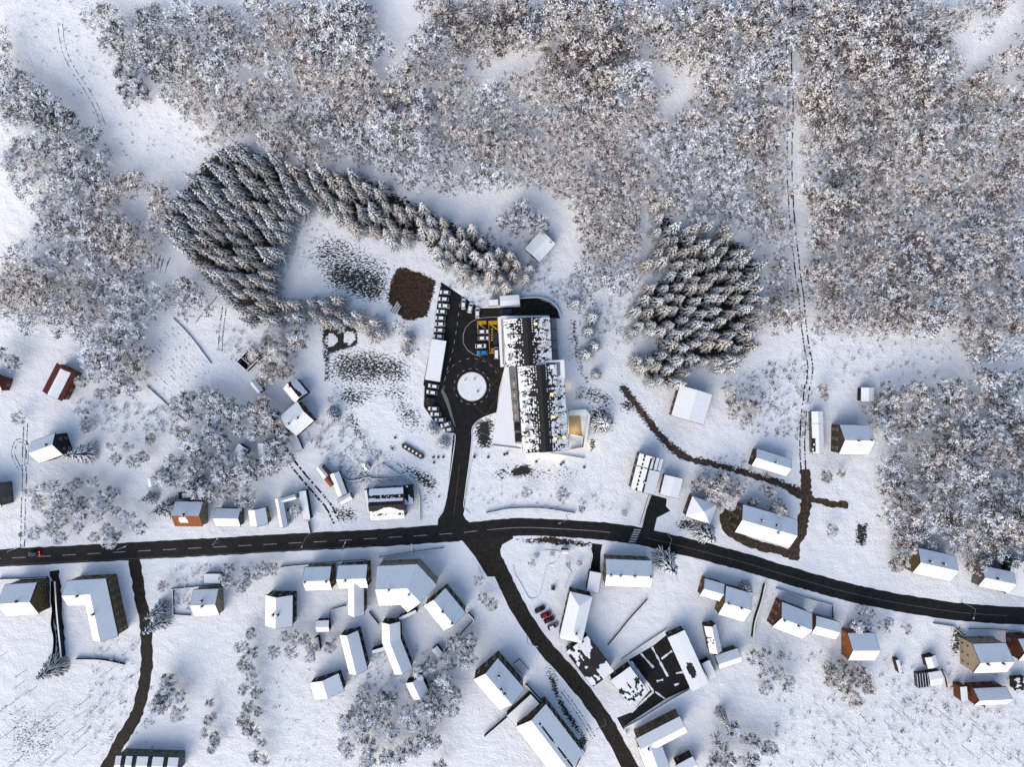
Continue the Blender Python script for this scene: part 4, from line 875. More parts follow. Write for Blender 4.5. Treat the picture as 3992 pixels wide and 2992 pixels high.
# ------------------------------------------------------------------ trees
def arr(a): return np.asarray(a, float)
def spruce_me(seed, h, r, nwh=6, narrow=1.0):
    """returns trunk, crown (needles) and snow meshes of one snow laden spruce; base at the origin"""
    R = random.Random(seed); tr = MB(); tr.tube((0, 0, -.3), (0, 0, h * .96), r * .075, .04, 6)
    gv, gf, sv, sf = [], [], [], []
    def frond(o, a, L, w, droop, z, rise=0.0):
        ca, sa = math.cos(a), math.sin(a); px_, py_ = -sa, ca
        def pt(t, s, dz): return (o[0] + ca * L * t + px_ * s, o[1] + sa * L * t + py_ * s, z + dz)
        m1, m2 = -droop * .22 + rise, -droop * .6 + rise * .7
        b = len(gv); gv.extend([pt(0, 0, .05), pt(.4, -w * .8, m1 - .30 * w), pt(.4, 0, m1 + .05), pt(.4, w * .8, m1 - .30 * w), pt(.75, -w * .6, m2 - .3 * w), pt(.75, 0, m2 + .03), pt(.75, w * .6, m2 - .3 * w), pt(1.06, 0, -droop * 1.05)])
        gf.extend([(b, b + 1, b + 2), (b, b + 2, b + 3), (b + 1, b + 4, b + 5, b + 2), (b + 2, b + 5, b + 6, b + 3), (b + 4, b + 7, b + 5), (b + 5, b + 7, b + 6)])
        c = len(sv); ws = w * R.uniform(.27, .44); t0 = R.uniform(.0, .25)
        sv.extend([pt(t0, 0, .10 + t0 * m1 * 2), pt(.45, -ws, m1 + .02), pt(.45, ws, m1 + .02), pt(.45, 0, m1 + .18), pt(.8, -ws * .8, m2 - .06), pt(.8, ws * .8, m2 - .06), pt(.8, 0, m2 + .12), pt(.99, 0, -droop * .95 + .06)])
        sf.extend([(c, c + 1, c + 3), (c, c + 3, c + 2), (c + 1, c + 4, c + 6, c + 3), (c + 3, c + 6, c + 5, c + 2), (c + 4, c + 7, c + 6), (c + 6, c + 7, c + 5)])
    for k in range(nwh):
        t = (k + .5) / nwh; z = h * (.10 + .86 * t); rr = r * (1 - t) ** .85 * R.uniform(.92, 1.08) + .22; nb = max(5, int(8.5 - 3 * t)); a0 = R.uniform(0, 6.28)
        for i in range(nb):
            a = a0 + 6.283 * i / nb + R.uniform(-.2, .2); L = rr * R.uniform(.78, 1.2); dr = L * R.uniform(.45, .7)
            frond((0, 0), a, L, .44 * narrow, dr, z)
            if L > .9:
                for s_ in (-1, 1):
                    f_ = R.uniform(.32, .45); o = (math.cos(a) * L * f_, math.sin(a) * L * f_)
                    frond(o, a + s_ * R.uniform(.4, .6), L * .5, .24 * narrow, dr * .55, z - dr * .25)
    frond((0, 0), 0, .35, .15, .1, h * .97); frond((0, 0), 3.1, .3, .15, .1, h * .98)
    return tr.me('trunk', 'bark'), mesh('crown', gv, gf, 'needles'), mesh('snow', sv, sf, 'frost_warm' if seed % 2 else 'frost')
SPR = [spruce_me(s, 14.5 + (s % 3) * .8, 3.15 + .14 * (s % 4)) for s in range(7)]
NEED = []
def spruce(x, y, sc, label, group, proto=None, name='spruce', cat='spruce tree', z=None, rz=None, lean=0):
    a = proto or random.choice(SPR); o = empty(name, (x, y, hz(x, y)), random.uniform(0, 6.28) if rz is None else rz, label=label, cat=cat, group=group)
    o.scale = (sc * random.uniform(.92, 1.08), sc * random.uniform(.92, 1.08), sc * random.uniform(.9, 1.1))
    o.rotation_euler[0] = random.uniform(-.04, .04) + lean; o.rotation_euler[1] = random.uniform(-.04, .04)
    for nm, m in zip(('trunk', 'crown', 'snow'), a): tag(link(nm, m, o), kind='stuff' if nm != 'trunk' else None)
    return o
def scatter(polyW, spacing, zc, avoid=None, jitter=.5, prob=1.0):
    w = [P('W', *p, zc) for p in polyW]; w2 = [Vector((p.x, p.y)) for p in w]
    x0, x1 = min(p.x for p in w), max(p.x for p in w); y0, y1 = min(p.y for p in w), max(p.y for p in w); out = []; j = 0; y = y0
    while y <= y1:
        x = x0 + (spacing / 2 if j % 2 else 0)
        while x <= x1:
            X, Y = x + random.uniform(-jitter, jitter) * spacing, y + random.uniform(-jitter, jitter) * spacing
            if inside(X, Y, w2) and free(X, Y) and random.random() < prob: out.append((X, Y))
            x += spacing
        y += spacing * .87; j += 1
    return out
GROVES = [([(352, 505), (350, 470), (372, 430), (408, 390), (440, 340), (495, 300), (560, 322), (640, 368), (650, 430), (625, 500), (600, 560), (600, 640), (660, 650), (650, 690), (560, 712), (520, 690), (470, 640), (430, 585), (395, 545)], 4.9,
    'snow-laden spruce in the big dark grove left of the thawed slope', 'spruces of the large left grove', .97),
 ([(640, 355), (720, 355), (800, 370), (850, 420), (930, 450), (1040, 500), (1100, 540), (1165, 580), (1150, 615), (1060, 620), (985, 590), (925, 570), (920, 510), (840, 530), (770, 500), (700, 465), (650, 450)], 4.9,
    'snow-laden spruce in the curving band above the school car park', 'spruces of the curving band', .95),
 ([(640, 625), (700, 635), (800, 670), (835, 700), (830, 745), (760, 715), (680, 690)], 4.9,
    'snow-laden spruce in the tail of trees between the two thawed patches', 'spruces of the lower tail', .92),
 ([(1412, 520), (1405, 450), (1430, 430), (1450, 440), (1462, 490), (1530, 480), (1600, 500), (1655, 560), (1660, 640), (1640, 700), (1630, 760), (1590, 805), (1500, 800), (1440, 850), (1360, 815), (1370, 780), (1420, 740), (1365, 720), (1365, 630), (1400, 620), (1440, 590), (1395, 580)], 5.1,
    'snow-laden spruce in the right-hand grove above the pale-roofed barn', 'spruces of the right grove', .97)]
SP = []
for poly, spc, lab, grp, sc in GROVES:
    for (x, y) in scatter(poly, spc, 8, jitter=.26): SP.append((x, y, sc, lab, grp))
SP.sort(key=lambda s: math.hypot(s[0], s[1])); print('spruces', len(SP))
LEFT = SP[286:]
for x, y, sc, lab, grp in SP[:286]: spruce(x, y, sc * random.uniform(.82, 1.12), lab, grp)
BIG = spruce_me(40, 12.5, 3.5, 5, 1.35)
for t, x, y, sc, lab in (('A3', 545, 950, .62, 'topmost small spruce of the row right of the school'), ('A3', 700, 1075, .72, 'second spruce from the top in the row right of the school'),
        ('A3', 665, 1195, .66, 'third spruce from the top in the row right of the school'), ('A3', 715, 1320, .66, 'fourth spruce from the top in the row right of the school'),
        ('A3', 635, 1390, .70, 'fifth spruce from the top in the row right of the school'), ('A3', 725, 1570, .55, 'lowest small spruce of the row right of the school'),
        ('B3', 790, 330, .98, 'large single spruce right of the lit forecourt'), ('B3', 1700, 1310, 1.05, 'big spruce leaning over the main road below the pyramid roof'),
        ('B3', 1360, 1560, 1.12, 'big dark spruce right of the yellow-walled house'), ('B2', 1510, 380, .6, 'upper spruce at the foot of the car row'), ('B2', 1600, 510, .68, 'lower spruce by the access road, below the car row'),
        ('A2', 1290, 1250, .6, 'spruce at the upper end of the snow between car park and thawed patch'), ('A2', 1270, 1370, .55, 'small spruce left of the long carport'),
        ('B1', 640, 610, .95, 'tall spruce at the corner of the balconied house'), ('B1', 1370, 1090, 1.0, 'spruce with long arms left of the orange-tiled house'), ('B1', 1250, 1000, .6, 'smaller spruce up left of the long-armed one'),
        ('B1', 1650, 885, .7, 'spruce right above the terrace of the orange-tiled house'), ('C1', 755, 195, .8, 'upper of two spruces overhanging the lane'), ('C1', 750, 260, .8, 'lower of two spruces overhanging the lane'),
        ('C4', 470, 130, .001, ''), ('C3', 1170, 75, .55, 'small frosted spruce above the broad snowy house')):
    if sc > .01:
        sc *= 1.35; p = P(t, x, y, 7 * sc); spruce(p.x, p.y, sc, lab, None, BIG)
broad = spruce_me(41, 13, 6.2, 6, 1.7); 
p = P('C1', 235, 480, 6); spruce(p.x, p.y, 1.0, 'huge star-shaped spruce with long white arms in the lower left garden', None, broad)
p = P('z3', 830, 585, 4); ced = spruce_me(42, 8, 3.8, 6, 1.2); spruce(p.x, p.y, 1.0, 'round dense evergreen right of the large square house', None, ced)
dark = spruce_me(43, 13, 2.6, 9, 1.3); p = P('C3', 1045, 715, 5); dk = spruce(p.x, p.y, .95, 'dark narrow evergreen with little snow, right of the windowed house', None, dark)

def tree_arrays(seed, h, r, nq, fr, clumps=46, low=.25):
    """twig quads of a bare snow-frosted crown; returns verts (n,4,3) and frost flag (n)"""
    g = np.random.default_rng(seed); n = clumps
    u = g.random(n); th = g.random(n) * 6.283; rad = np.sqrt(u) * r * .92; zz = h * (low + (1 - low) * np.sqrt(np.clip(1 - (rad / r) ** 2, 0, 1)) * g.uniform(.55, 1.0, n))
    C = np.stack([rad * np.cos(th), rad * np.sin(th), zz], -1); white = (g.random(n) < fr) * .8 + g.random(n) * .2
    k = g.integers(0, n, nq); c = C[k] + g.normal(0, 1, (nq, 3)) * np.array([.125, .125, .10]) * r
    out = c - np.array([0, 0, h * .35]); out /= np.linalg.norm(out, axis=1, keepdims=True) + 1e-6
    d = out + g.normal(0, .75, (nq, 3)); d[:, 2] *= .45; d /= np.linalg.norm(d, axis=1, keepdims=True)
    up = np.tile([0, 0, 1.0], (nq, 1)) + g.normal(0, .35, (nq, 3)); s = np.cross(d, up); s /= np.linalg.norm(s, axis=1, keepdims=True) + 1e-6
    frost = g.random(nq) < np.clip(white[k], .05, .97)
    L = g.uniform(.45, 1.1, nq) * (r / 3.4) ** .5; w = np.where(frost, g.uniform(.09, .19, nq), g.uniform(.07, .17, nq))
    c[:, 2] += np.where(frost, .15, -.1) * 1.6 + (white[k] - .5) * h * .10
    a = c - d * L[:, None] / 2; b = c + d * L[:, None] / 2; m = c + s * w[:, None]; m2 = c - s * w[:, None]
    return np.stack([a, m2, b, m], 1), frost
def limbs(seed, h, r):
    R = random.Random(seed); mb = MB(); mb.tube((0, 0, -.3), (0, 0, h * .42), .17 * h / 10 + .05, .12 * h / 10, 6)
    for i in range(8):
        a = 6.283 * i / 8 + R.uniform(-.3, .3); z0 = h * R.uniform(.25, .42); q = (math.cos(a) * r * .45, math.sin(a) * r * .45, h * R.uniform(.5, .68)); mb.tube((0, 0, z0), q, .09, .055, 4)
        for k in range(2):
            a2 = a + R.uniform(-.5, .5); mb.tube(q, (math.cos(a2) * r * .85, math.sin(a2) * r * .85, h * R.uniform(.55, .9)), .05, .02, 3)
    return mb
KINDS = {'frosted': ('twig', 'frost', .52), 'warm': ('twig_brown', 'frost_warm', .52), 'brown': ('twig_brown', 'frost_warm', .36), 'green': ('twig_green', 'frost', .40)}
PROTO = {}
def quads_me(name, q, m):
    n = len(q); return mesh(name, q.reshape(-1, 3), [(4 * i, 4 * i + 1, 4 * i + 2, 4 * i + 3) for i in range(n)], m)
for kn, (tw, fm_, fr) in KINDS.items():
    PROTO[kn] = []
    for s in range(4):
        h, r = 9.5 + s * .6, 3.4 + .25 * s; q, f = tree_arrays(s * 7 + len(kn), h, r, 950, fr); lb = limbs(s, h, r)
        PROTO[kn].append((lb.me('trunk', 'bark'), quads_me('crown', q[~f], tw), quads_me('frost', q[f], fm_)))
def leafless(x, y, sc, kind, label, group, name='bare_tree', cat='bare tree'):
    a = random.choice(PROTO[kind]); o = empty(name, (x, y, hz(x, y)), random.uniform(0, 6.28), label=label, cat=cat, group=group); o.scale = (sc, sc, sc * random.uniform(.85, 1.1))
    for nm, m in zip(('trunk', 'crown', 'frost'), a): tag(link(nm, m, o), kind='stuff' if nm != 'trunk' else None)
    return o
# individual leafless trees in and round the village
VILL = [([(380, 850), (470, 830), (600, 900), (640, 960), (620, 1020), (520, 1040), (560, 1090), (440, 1090), (350, 1060), (330, 1100), (320, 1050), (380, 980)], 5.6, .85, 'frosted', 'frosted bare tree in the dense garden wood above the low roadside houses', 'frosted trees of the garden wood'),
 ([(60, 1050), (150, 1035), (235, 1045), (250, 1090), (300, 1110), (310, 1150), (240, 1175), (150, 1180), (70, 1170), (70, 1100)], 5.2, .72, 'frosted', 'low frosted orchard tree between the double track and the orange-tiled house', 'frosted orchard trees on the left'),
 ([(200, 780), (300, 800), (310, 840), (290, 880), (240, 860), (210, 900), (200, 860), (160, 830)], 5.5, .8, 'frosted', 'frosted tree at the lower tip of the left wood', 'trees at the tip of the left wood'),
 ([(170, 890), (240, 930), (290, 960), (330, 1010), (320, 1040), (270, 990), (230, 1010), (220, 960), (180, 930)], 5.0, .6, 'frosted', 'frosted shrubby tree in the thin belt below the balconied house', 'shrubby trees of the thin belt'),
 ([(540, 740), (640, 700), (660, 760), (640, 840), (570, 830), (545, 790)], 5.5, .85, 'warm', 'pale frosted tree beside the snowy house with the red-brown ridge stripe', 'pale trees round the ridge-stripe house'),
 ([(540, 860), (600, 850), (605, 920), (560, 915)], 5.5, .9, 'warm', 'pale frosted tree left of the large square house', 'pale trees left of the square house'),
 ([(1480, 1045), (1560, 1030), (1640, 1050), (1700, 1070), (1700, 1110), (1640, 1105), (1600, 1090), (1500, 1080)], 5.2, .8, 'warm', 'bare frosted tree above the big house ringed by the dark lane', 'bare trees above the ringed house'),
 ([(1070, 440), (1120, 430), (1180, 445), (1200, 500), (1160, 510), (1080, 490)], 5.2, .8, 'frosted', 'frosted tree around the grey cabin behind the school', 'trees round the grey cabin'),
 ([(470, 1220), (570, 1225), (560, 1270), (490, 1290), (470, 1260)], 5.0, .62, 'frosted', 'frosted shrub tree between two snowy houses south of the main road', 'shrub trees south of the road'),
 ([(510, 1350), (550, 1370), (560, 1440), (575, 1560), (570, 1660), (530, 1660), (520, 1520)], 4.8, .66, 'green', 'dark hedge tree in the long row along the lower left field', 'hedge trees of the lower left field'),
 ([(580, 1375), (640, 1360), (720, 1390), (720, 1420), (650, 1430), (580, 1420)], 4.8, .62, 'frosted', 'frosted bush tree above the lone small house in the field', 'bush trees above the lone house'),
 ([(740, 1560), (800, 1490), (850, 1480), (960, 1560), (950, 1660), (740, 1660)], 6.0, .8, 'frosted', 'frosted tree in the lower middle garden', 'trees of the lower middle garden'),
 ([(890, 1430), (960, 1390), (1030, 1350), (1030, 1400), (1000, 1440), (990, 1540), (940, 1560), (920, 1500)], 5.4, .76, 'frosted', 'frosted tree left of the tall brown-gabled house', 'trees left of the brown-gabled house'),
 ([(1510, 1600), (1600, 1570), (1690, 1560), (1690, 1620), (1600, 1660), (1510, 1660)], 5.6, .72, 'green', 'dark frosted tree right of the windowed house at the bottom', 'trees right of the windowed house'),
 ([(1620, 1400), (1700, 1410), (1710, 1500), (1640, 1500)], 5.2, .7, 'frosted', 'frosted tree below the reddish-gabled house', 'trees below the reddish-gabled house'),
 ([(1790, 1420), (1880, 1430), (1900, 1480), (1840, 1510), (1790, 1480)], 4.8, .66, 'brown', 'brownish bush tree below the orange-gabled house', 'bush trees below the orange-gabled house'),
 ([(1830, 1310), (1980, 1325), (1980, 1370), (1900, 1380), (1830, 1360)], 5.0, .62, 'frosted', 'frosted roadside tree above the orange-gabled house', 'roadside trees on the right'),
 ([(1550, 860), (1600, 830), (1640, 900), (1600, 920)], 5.2, .7, 'warm', 'bush tree right of the large pale-roofed barn', 'bush trees by the pale-roofed barn'),
 ([(1750, 830), (1790, 810), (1800, 860), (1770, 880)], 4.8, .6, 'brown', 'small brownish tree at the right track bend', 'small trees at the track bend'),
 ([(1880, 900), (1930, 890), (1930, 980), (1890, 980)], 5, .7, 'frosted', 'frosted tree at the wood edge right of the shadow-walled house', 'wood edge trees on the right'),
 ([(310, 1460), (350, 1450), (400, 1500), (390, 1550), (330, 1530)], 5, .74, 'frosted', 'frosted tree beside the lower part of the lane', 'trees beside the lower lane'),
 ([(230, 1350), (250, 1340), (250, 1400), (230, 1390)], 4.8, .6, 'frosted', 'small tree inside the angle of the L-shaped building', 'small trees in the L-shaped yard'),
 ([(340, 1240), (380, 1240), (380, 1300), (345, 1290)], 4.8, .55, 'frosted', 'small tree near the top of the lane', 'small trees by the lane top'),
 ([(430, 1490), (470, 1500), (480, 1600), (440, 1640)], 5.0, .55, 'green', 'low dark bush on the slope left of the long hedge', 'low bushes left of the hedge'),
 ([(1960, 1150), (2060, 1200), (2080, 1260), (1990, 1240), (1920, 1240)], 5.2, .8, 'brown', 'brownish tree round the house with three roof vents', 'trees round the vented house'),
]
ind = 0
for poly, spc, sc, kind, lab, grp in VILL:
    for x, y in scatter(poly, spc, 6 * sc, jitter=.42, prob=.92):
        leafless(x, y, sc * random.uniform(.72, 1.2), kind, lab, grp, 'bare_tree'); ind += 1
SINGLE = [('B1', 1290, 470, .62, 'brown', 'round frosted bush alone in the snow right of the balconied house'), ('C2', 1120, 120, .55, 'frosted', 'thin frosted shrub between windowed building and lower road'),
 ('C2', 1095, 30, .5, 'frosted', 'pale shrub close to the lower road above the long house'), ('z6', 1090, 480, .62, 'warm', 'pinkish frosted shrub beside the village road'), ('z2', 1010, 300, .4, 'brown', 'low brown bush on the slope right of the school roof'),
 ('B3', 120, 930, .5, 'frosted', 'frosted bush in the left part of the front lawn by the main road'), ('B3', 430, 950, .62, 'frosted', 'larger frosted bush right of centre on the front lawn'), ('B3', 970, 1110, .38, 'frosted', 'little bush left of the driveway'),
 ('B3', 590, 1080, .42, 'green', 'dark bush on the bank above the main road bend'), ('B4', 290, 455, .6, 'brown', 'dark arching shrub right of the track junction'), ('B4', 370, 440, .45, 'brown', 'small dark shrub right of the arching one'),
 ('B4', 320, 720, .55, 'frosted', 'faint frosted bush on the round snowy mound right'), ('y1', 155, 250, .4, 'frosted', 'frosted shrub in the triangular park'), ('y1', 195, 180, .3, 'frosted', 'small round shrub at the upper left of the park'),
 ('y1', 548, 248, .28, 'frosted', 'small round shrub right of the park path'), ('y1', 460, 258, .26, 'frosted', 'shrub at the kink of the park path'), ('y1', 325, 170, .26, 'frosted', 'shrub left of the park shelter'),
 ('O1', 1120, 700, .9, 'green', 'dark tree in the middle of the upper left meadow clump'), ('O1', 1030, 620, .8, 'green', 'uppermost tree of the meadow clump'), ('O1', 1200, 760, .9, 'green', 'right tree of the meadow clump'), ('O1', 1110, 860, .8, 'green', 'lower tree of the meadow clump'),
 ('O1', 1060, 770, .7, 'green', 'left tree of the meadow clump'), ('A1', 1600, 780, .7, 'brown', 'brown frosted tree below the tip of the dark grove'), ('A1', 90, 1480, .9, 'frosted', 'big frosted tree at the left edge above the reddish cottage'), ('A1', 20, 1400, .8, 'frosted', 'frosted tree cut by the left edge'),
 ('B1', 150, 290, .6, 'frosted', 'faint frosted tree above the double track'), ('B1', 170, 1300, .3, 'brown', 'small dark shrub beside the double track near the road'), ('B2', 640, 130, .3, 'frosted', 'small shrub right of the ridge-stripe house'),
 ('z4', 220, 620, .6, 'frosted', 'big frosted bush filling the courtyard of the two-winged white house'), ('C1', 800, 640, .9, 'frosted', 'spreading frosted tree over the lane, lower left'), ('C1', 870, 600, .7, 'frosted', 'frosted tree right of the lane, lower left'),
 ('z5', 40, 200, .7, 'frosted', 'frosted tree left of the upright house'), ('z5', 120, 190, .6, 'frosted', 'dark-centred bush left of the brown-walled house'), ('A2', 1350, 1100, .0, 'frosted', ''), ('B2', 1500, 400, .0, 'frosted', '')]
for t, x, y, sc, kind, lab in SINGLE:
    if sc > .01:
        p = P(t, x, y, 6 * sc); leafless(p.x, p.y, sc, kind, lab, None, 'bare_tree'); ind += 1
print('individual leafless', ind)
# the woods: the nearest trees stand as individuals, the rest as one mass
CW = [[Vector((q.x, q.y)) for q in (P('W', *p, 6) for p in c)] for c in CLEAR]
GP = [[Vector((q.x, q.y)) for q in (P('W', *p, 4) for p in g[0])] for g in GROVES]
BROWN = [[(930, 0), (1130, 0), (1100, 110), (1040, 160), (990, 120), (930, 60)], [(1180, 60), (1260, 20), (1400, 60), (1380, 150), (1250, 170), (1170, 130)], [(1150, 60), (1200, 40), (1350, 130), (1280, 200), (1180, 190)]]
BW = [[Vector((q.x, q.y)) for q in (P('W', *p, 6) for p in c)] for c in BROWN]
spacing = {'north': 5.0, 'westbelt': 5.0, 'west': 4.8, 'westgap': 6.5, 'east': 5.2, 'eastedge': 6, 'ridge': 7}
WL = {'north': ('frosted bare tree in the great wood filling the upper part of the photo', 'frosted trees of the upper wood'), 'west': ('frosted bare tree in the dense wood left of the spruce grove', 'frosted trees of the left wood'),
      'westbelt': ('dark frosted tree in the belt along the upper left meadow', 'trees of the upper left belt'), 'westgap': ('scrubby frosted tree below the left tip of the spruce grove', 'scrub trees below the grove'),
      'east': ('frosted bare tree in the wood above the right end of the main road', 'frosted trees of the right wood'), 'eastedge': ('frosted tree at the snow gap by the right edge', 'trees by the right snow gap'),
      'ridge': ('thin frosted tree on the bank beside the spruce tail', 'thin trees by the spruce tail')}
forest = []
for k, w in WOODS.items():
    for x, y in scatter(w, spacing[k], 7, jitter=.5):
        v2 = (x, y)
        if any(inside(x, y, c) for c in CW) and random.random() < .9: continue
        if any(inside(x, y, c) for c in GP): continue
        Xp = 1996 + x * 10 * H / (H - hz(x, y) - 7)
        kind = 'frosted'
        if any(inside(x, y, c) for c in BW): kind = 'brown'
        elif k == 'westbelt' or (k == 'north' and x < -120): kind = 'green' if random.random() < .7 else 'frosted'
        elif x > 90 and y > 20: kind = random.choice(('warm', 'brown', 'warm', 'frosted'))
        elif k == 'east': kind = random.choice(('frosted', 'brown', 'warm', 'green'))
        elif y > 95: kind = random.choice(('warm', 'frosted'))
        else: kind = 'warm' if vn(x * .03, y * .03, 4) > .55 else 'frosted'
        big = .62 + .95 * vn(x * .06, y * .06, 8) * vn(x * .3, y * .3, 6) + random.uniform(-.12, .2)
        forest.append((x, y, max(.5, big), kind, k))
print('wood trees', len(forest))
forest.sort(key=lambda s: -s[2] + .004 * math.hypot(s[0], s[1]))
nind = max(0, 296 - ind)
for x, y, sc, kind, k in forest[:nind]: leafless(x, y, sc, kind, WL[k][0], WL[k][1])
AR = {kn: [tree_arrays(100 + s * 3 + len(kn), 9.5 + s * .5, 3.4 + .3 * s, 500, fr, 34, .18) for s in range(5)] for kn, (tw, fm_, fr) in KINDS.items()}
mats_ = ['twig', 'frost', 'twig_brown', 'frost_warm', 'twig_green']; vv, mi = [], []
for x, y, sc, kind, k in forest[nind:]:
    q, f = random.choice(AR[kind]); a = random.uniform(0, 6.28); ca, sa = math.cos(a) * sc, math.sin(a) * sc
    o = np.empty_like(q); o[..., 0] = q[..., 0] * ca - q[..., 1] * sa + x; o[..., 1] = q[..., 0] * sa + q[..., 1] * ca + y; o[..., 2] = q[..., 2] * sc + hz(x, y)
    vv.append(o); tw, fm_, _ = KINDS[kind]; mi.append(np.where(f, mats_.index(fm_), mats_.index(tw)))
V_ = np.concatenate(vv).reshape(-1, 3).astype(np.float32); M_ = np.concatenate(mi).astype(np.int32); nq = len(M_)
me = bpy.data.meshes.new('frosted_wood'); me.vertices.add(len(V_)); me.vertices.foreach_set('co', V_.reshape(-1))
me.loops.add(4 * nq); me.loops.foreach_set('vertex_index', np.arange(4 * nq, dtype=np.int32)); me.polygons.add(nq)
me.polygons.foreach_set('loop_start', np.arange(0, 4 * nq, 4, dtype=np.int32)); me.polygons.foreach_set('loop_total', np.full(nq, 4, np.int32))
for m in mats_: me.materials.append(MAT[m])
me.polygons.foreach_set('material_index', M_); me.update(calc_edges=True)
tag(link('frosted_wood', me), 'mass of frosted leafless trees filling the upper slopes and the sides', 'wood', None, 'stuff')
if LEFT:
    mb = []; vs_, fs_, ms_ = [], [], []
    for x, y, sc, lab, grp in LEFT:
        a = random.choice(SPR); rz = random.uniform(0, 6.28); ca, sa = math.cos(rz) * sc, math.sin(rz) * sc
        for k, mm in enumerate(a):
            n = len(mm.vertices); co = np.empty(n * 3); mm.vertices.foreach_get('co', co); co = co.reshape(-1, 3); b = len(vs_)
            w = np.stack([co[:, 0] * ca - co[:, 1] * sa + x, co[:, 0] * sa + co[:, 1] * ca + y, co[:, 2] * sc + hz(x, y)], -1); vs_ += w.tolist()
            fs_ += [tuple(b + i for i in p.vertices) for p in mm.polygons]; ms_ += [k] * len(mm.polygons)
    tag(link('spruce_mass', mesh('spruce_mass', vs_, fs_, ['bark', 'needles', 'frost'], ms_)), 'remaining snow-laden spruces at the far rims of the groves', 'spruces', None, 'stuff')
# bare saplings, thin trunks leaning nowhere, in both lower corners
def sapling_me(seed):
    R = random.Random(seed); mb = MB(); h = R.uniform(7, 10); mb.tube((0, 0, -.2), (0, 0, h), .12, .03, 5)
    for i in range(14):
        z = h * R.uniform(.35, .95); a = R.uniform(0, 6.28); L = (h - z) * .35 + .4; mb.tube((0, 0, z), (math.cos(a) * L, math.sin(a) * L, z + L * .7), .035, .012, 3)
    q, f = tree_arrays(seed + 500, h, 1.5, 90, .7, 20, .45)
    return mb.me('trunk', 'bark'), quads_me('frost', q[f], 'frost')
SAP = [sapling_me(s) for s in range(5)]
for poly, spc, lab, grp in (([(0, 1400), (110, 1500), (190, 1470), (230, 1540), (200, 1640), (0, 1658)], 5.6, 'thin bare sapling on the snowy slope in the lower left corner', 'saplings in the lower left corner'),
                       ([(1760, 1500), (1880, 1520), (2000, 1500), (2212, 1540), (2212, 1658), (1720, 1658)], 7.0, 'thin bare sapling on the snowy slope in the lower right corner', 'saplings in the lower right corner'),
                       ([(200, 1440), (290, 1450), (270, 1520), (220, 1540)], 6.5, 'thin bare sapling left of the lane', 'saplings left of the lane')):
    for x, y in scatter(poly, spc, 3, prob=.8):
        o = empty('sapling', (x, y, hz(x, y)), random.uniform(0, 6.28), label=lab, cat='sapling', group=grp); a = random.choice(SAP); s_ = random.uniform(.5, 1.0); o.scale = (s_,) * 3
        o.rotation_euler[0] = random.uniform(-.08, .08); link('trunk', a[0], o); tag(link('frost', a[1], o), kind='stuff')
# uncountable scrub on the clearings and lawns
sc_ = []; 
def scrub(polyW, n, tw='twig', size=.7, h=.9, fr=.5):
    w = [Vector((q.x, q.y)) for q in (P('W', *p) for p in polyW)]; x0, x1 = min(p.x for p in w), max(p.x for p in w); y0, y1 = min(p.y for p in w), max(p.y for p in w); k = 0
    while k < n:
        x, y = random.uniform(x0, x1), random.uniform(y0, y1); k += 1
        if not inside(x, y, w) or not free(x, y): continue
        q, f = SCR[random.randrange(4)]; a = random.uniform(0, 6.28); s = size * random.uniform(.4, 1.3); ca, sa = math.cos(a) * s, math.sin(a) * s
        o = np.empty_like(q); o[..., 0] = q[..., 0] * ca - q[..., 1] * sa + x; o[..., 1] = q[..., 0] * sa + q[..., 1] * ca + y; o[..., 2] = q[..., 2] * s + hz(x, y); sc_.append((o, f, tw))
SCR = [tree_arrays(900 + s, 1.3, 1.0, 46, .45, 10, .1) for s in range(4)]
for q in SCR: pass
scrub([(0, 0), (170, 0), (330, 180), (450, 320), (300, 370), (200, 250), (60, 100), (0, 60)], 420, size=.45)
scrub([(250, 130), (330, 200), (330, 230), (270, 180)], 140, size=.9); scrub([(1300, 560), (1380, 600), (1370, 760), (1250, 700), (1230, 600)], 260)
scrub([(1560, 830), (1760, 740), (1740, 960), (1600, 930)], 500, size=.8); scrub([(1780, 720), (2060, 720), (2050, 820), (1800, 830)], 90, size=.7)
scrub([(640, 920), (760, 900), (850, 1010), (780, 1050), (700, 1000)], 420, size=.7); scrub([(1000, 1050), (1300, 1050), (1380, 1110), (1010, 1090)], 90, size=.6)
scrub([(150, 860), (380, 880), (400, 940), (180, 930)], 260); scrub([(380, 1220), (470, 1220), (500, 1300), (380, 1320)], 160, size=.6)
scrub([(1180, 610), (1250, 590), (1260, 660), (1200, 660)], 120); scrub([(1060, 480), (1200, 500), (1180, 620), (1100, 640), (1180, 700), (940, 620)], 420, size=.7)
scrub([(1500, 1000), (1600, 980), (1700, 1060), (1500, 1050)], 200); scrub([(740, 1400), (900, 1380), (1000, 1480), (760, 1550)], 260, size=.7)
scrub([(200, 1380), (330, 1380), (330, 1640), (180, 1650)], 200, size=.6); scrub([(560, 1440), (760, 1440), (740, 1658), (580, 1658)], 120, size=.4)
scrub([(1700, 1400), (2212, 1440), (2212, 1658), (1650, 1658)], 420, size=.7); scrub([(460, 700), (540, 720), (540, 800), (470, 760)], 120, size=.6)
scrub([(580, 480), (700, 480), (720, 560), (600, 600)], 120, size=.5); scrub([(580, 680), (650, 700), (640, 800), (560, 760)], 160, size=.7)
V_ = np.concatenate([s[0] for s in sc_]).reshape(-1, 3); F_ = np.concatenate([s[1] for s in sc_])
tag(link('scrub', mesh('scrub', V_.tolist(), [(4 * i, 4 * i + 1, 4 * i + 2, 4 * i + 3) for i in range(len(F_))], ['twig', 'frost'], F_.astype(np.int32))), 'low frosted scrub and dead stalks poking through the snow', 'scrub', None, 'stuff')

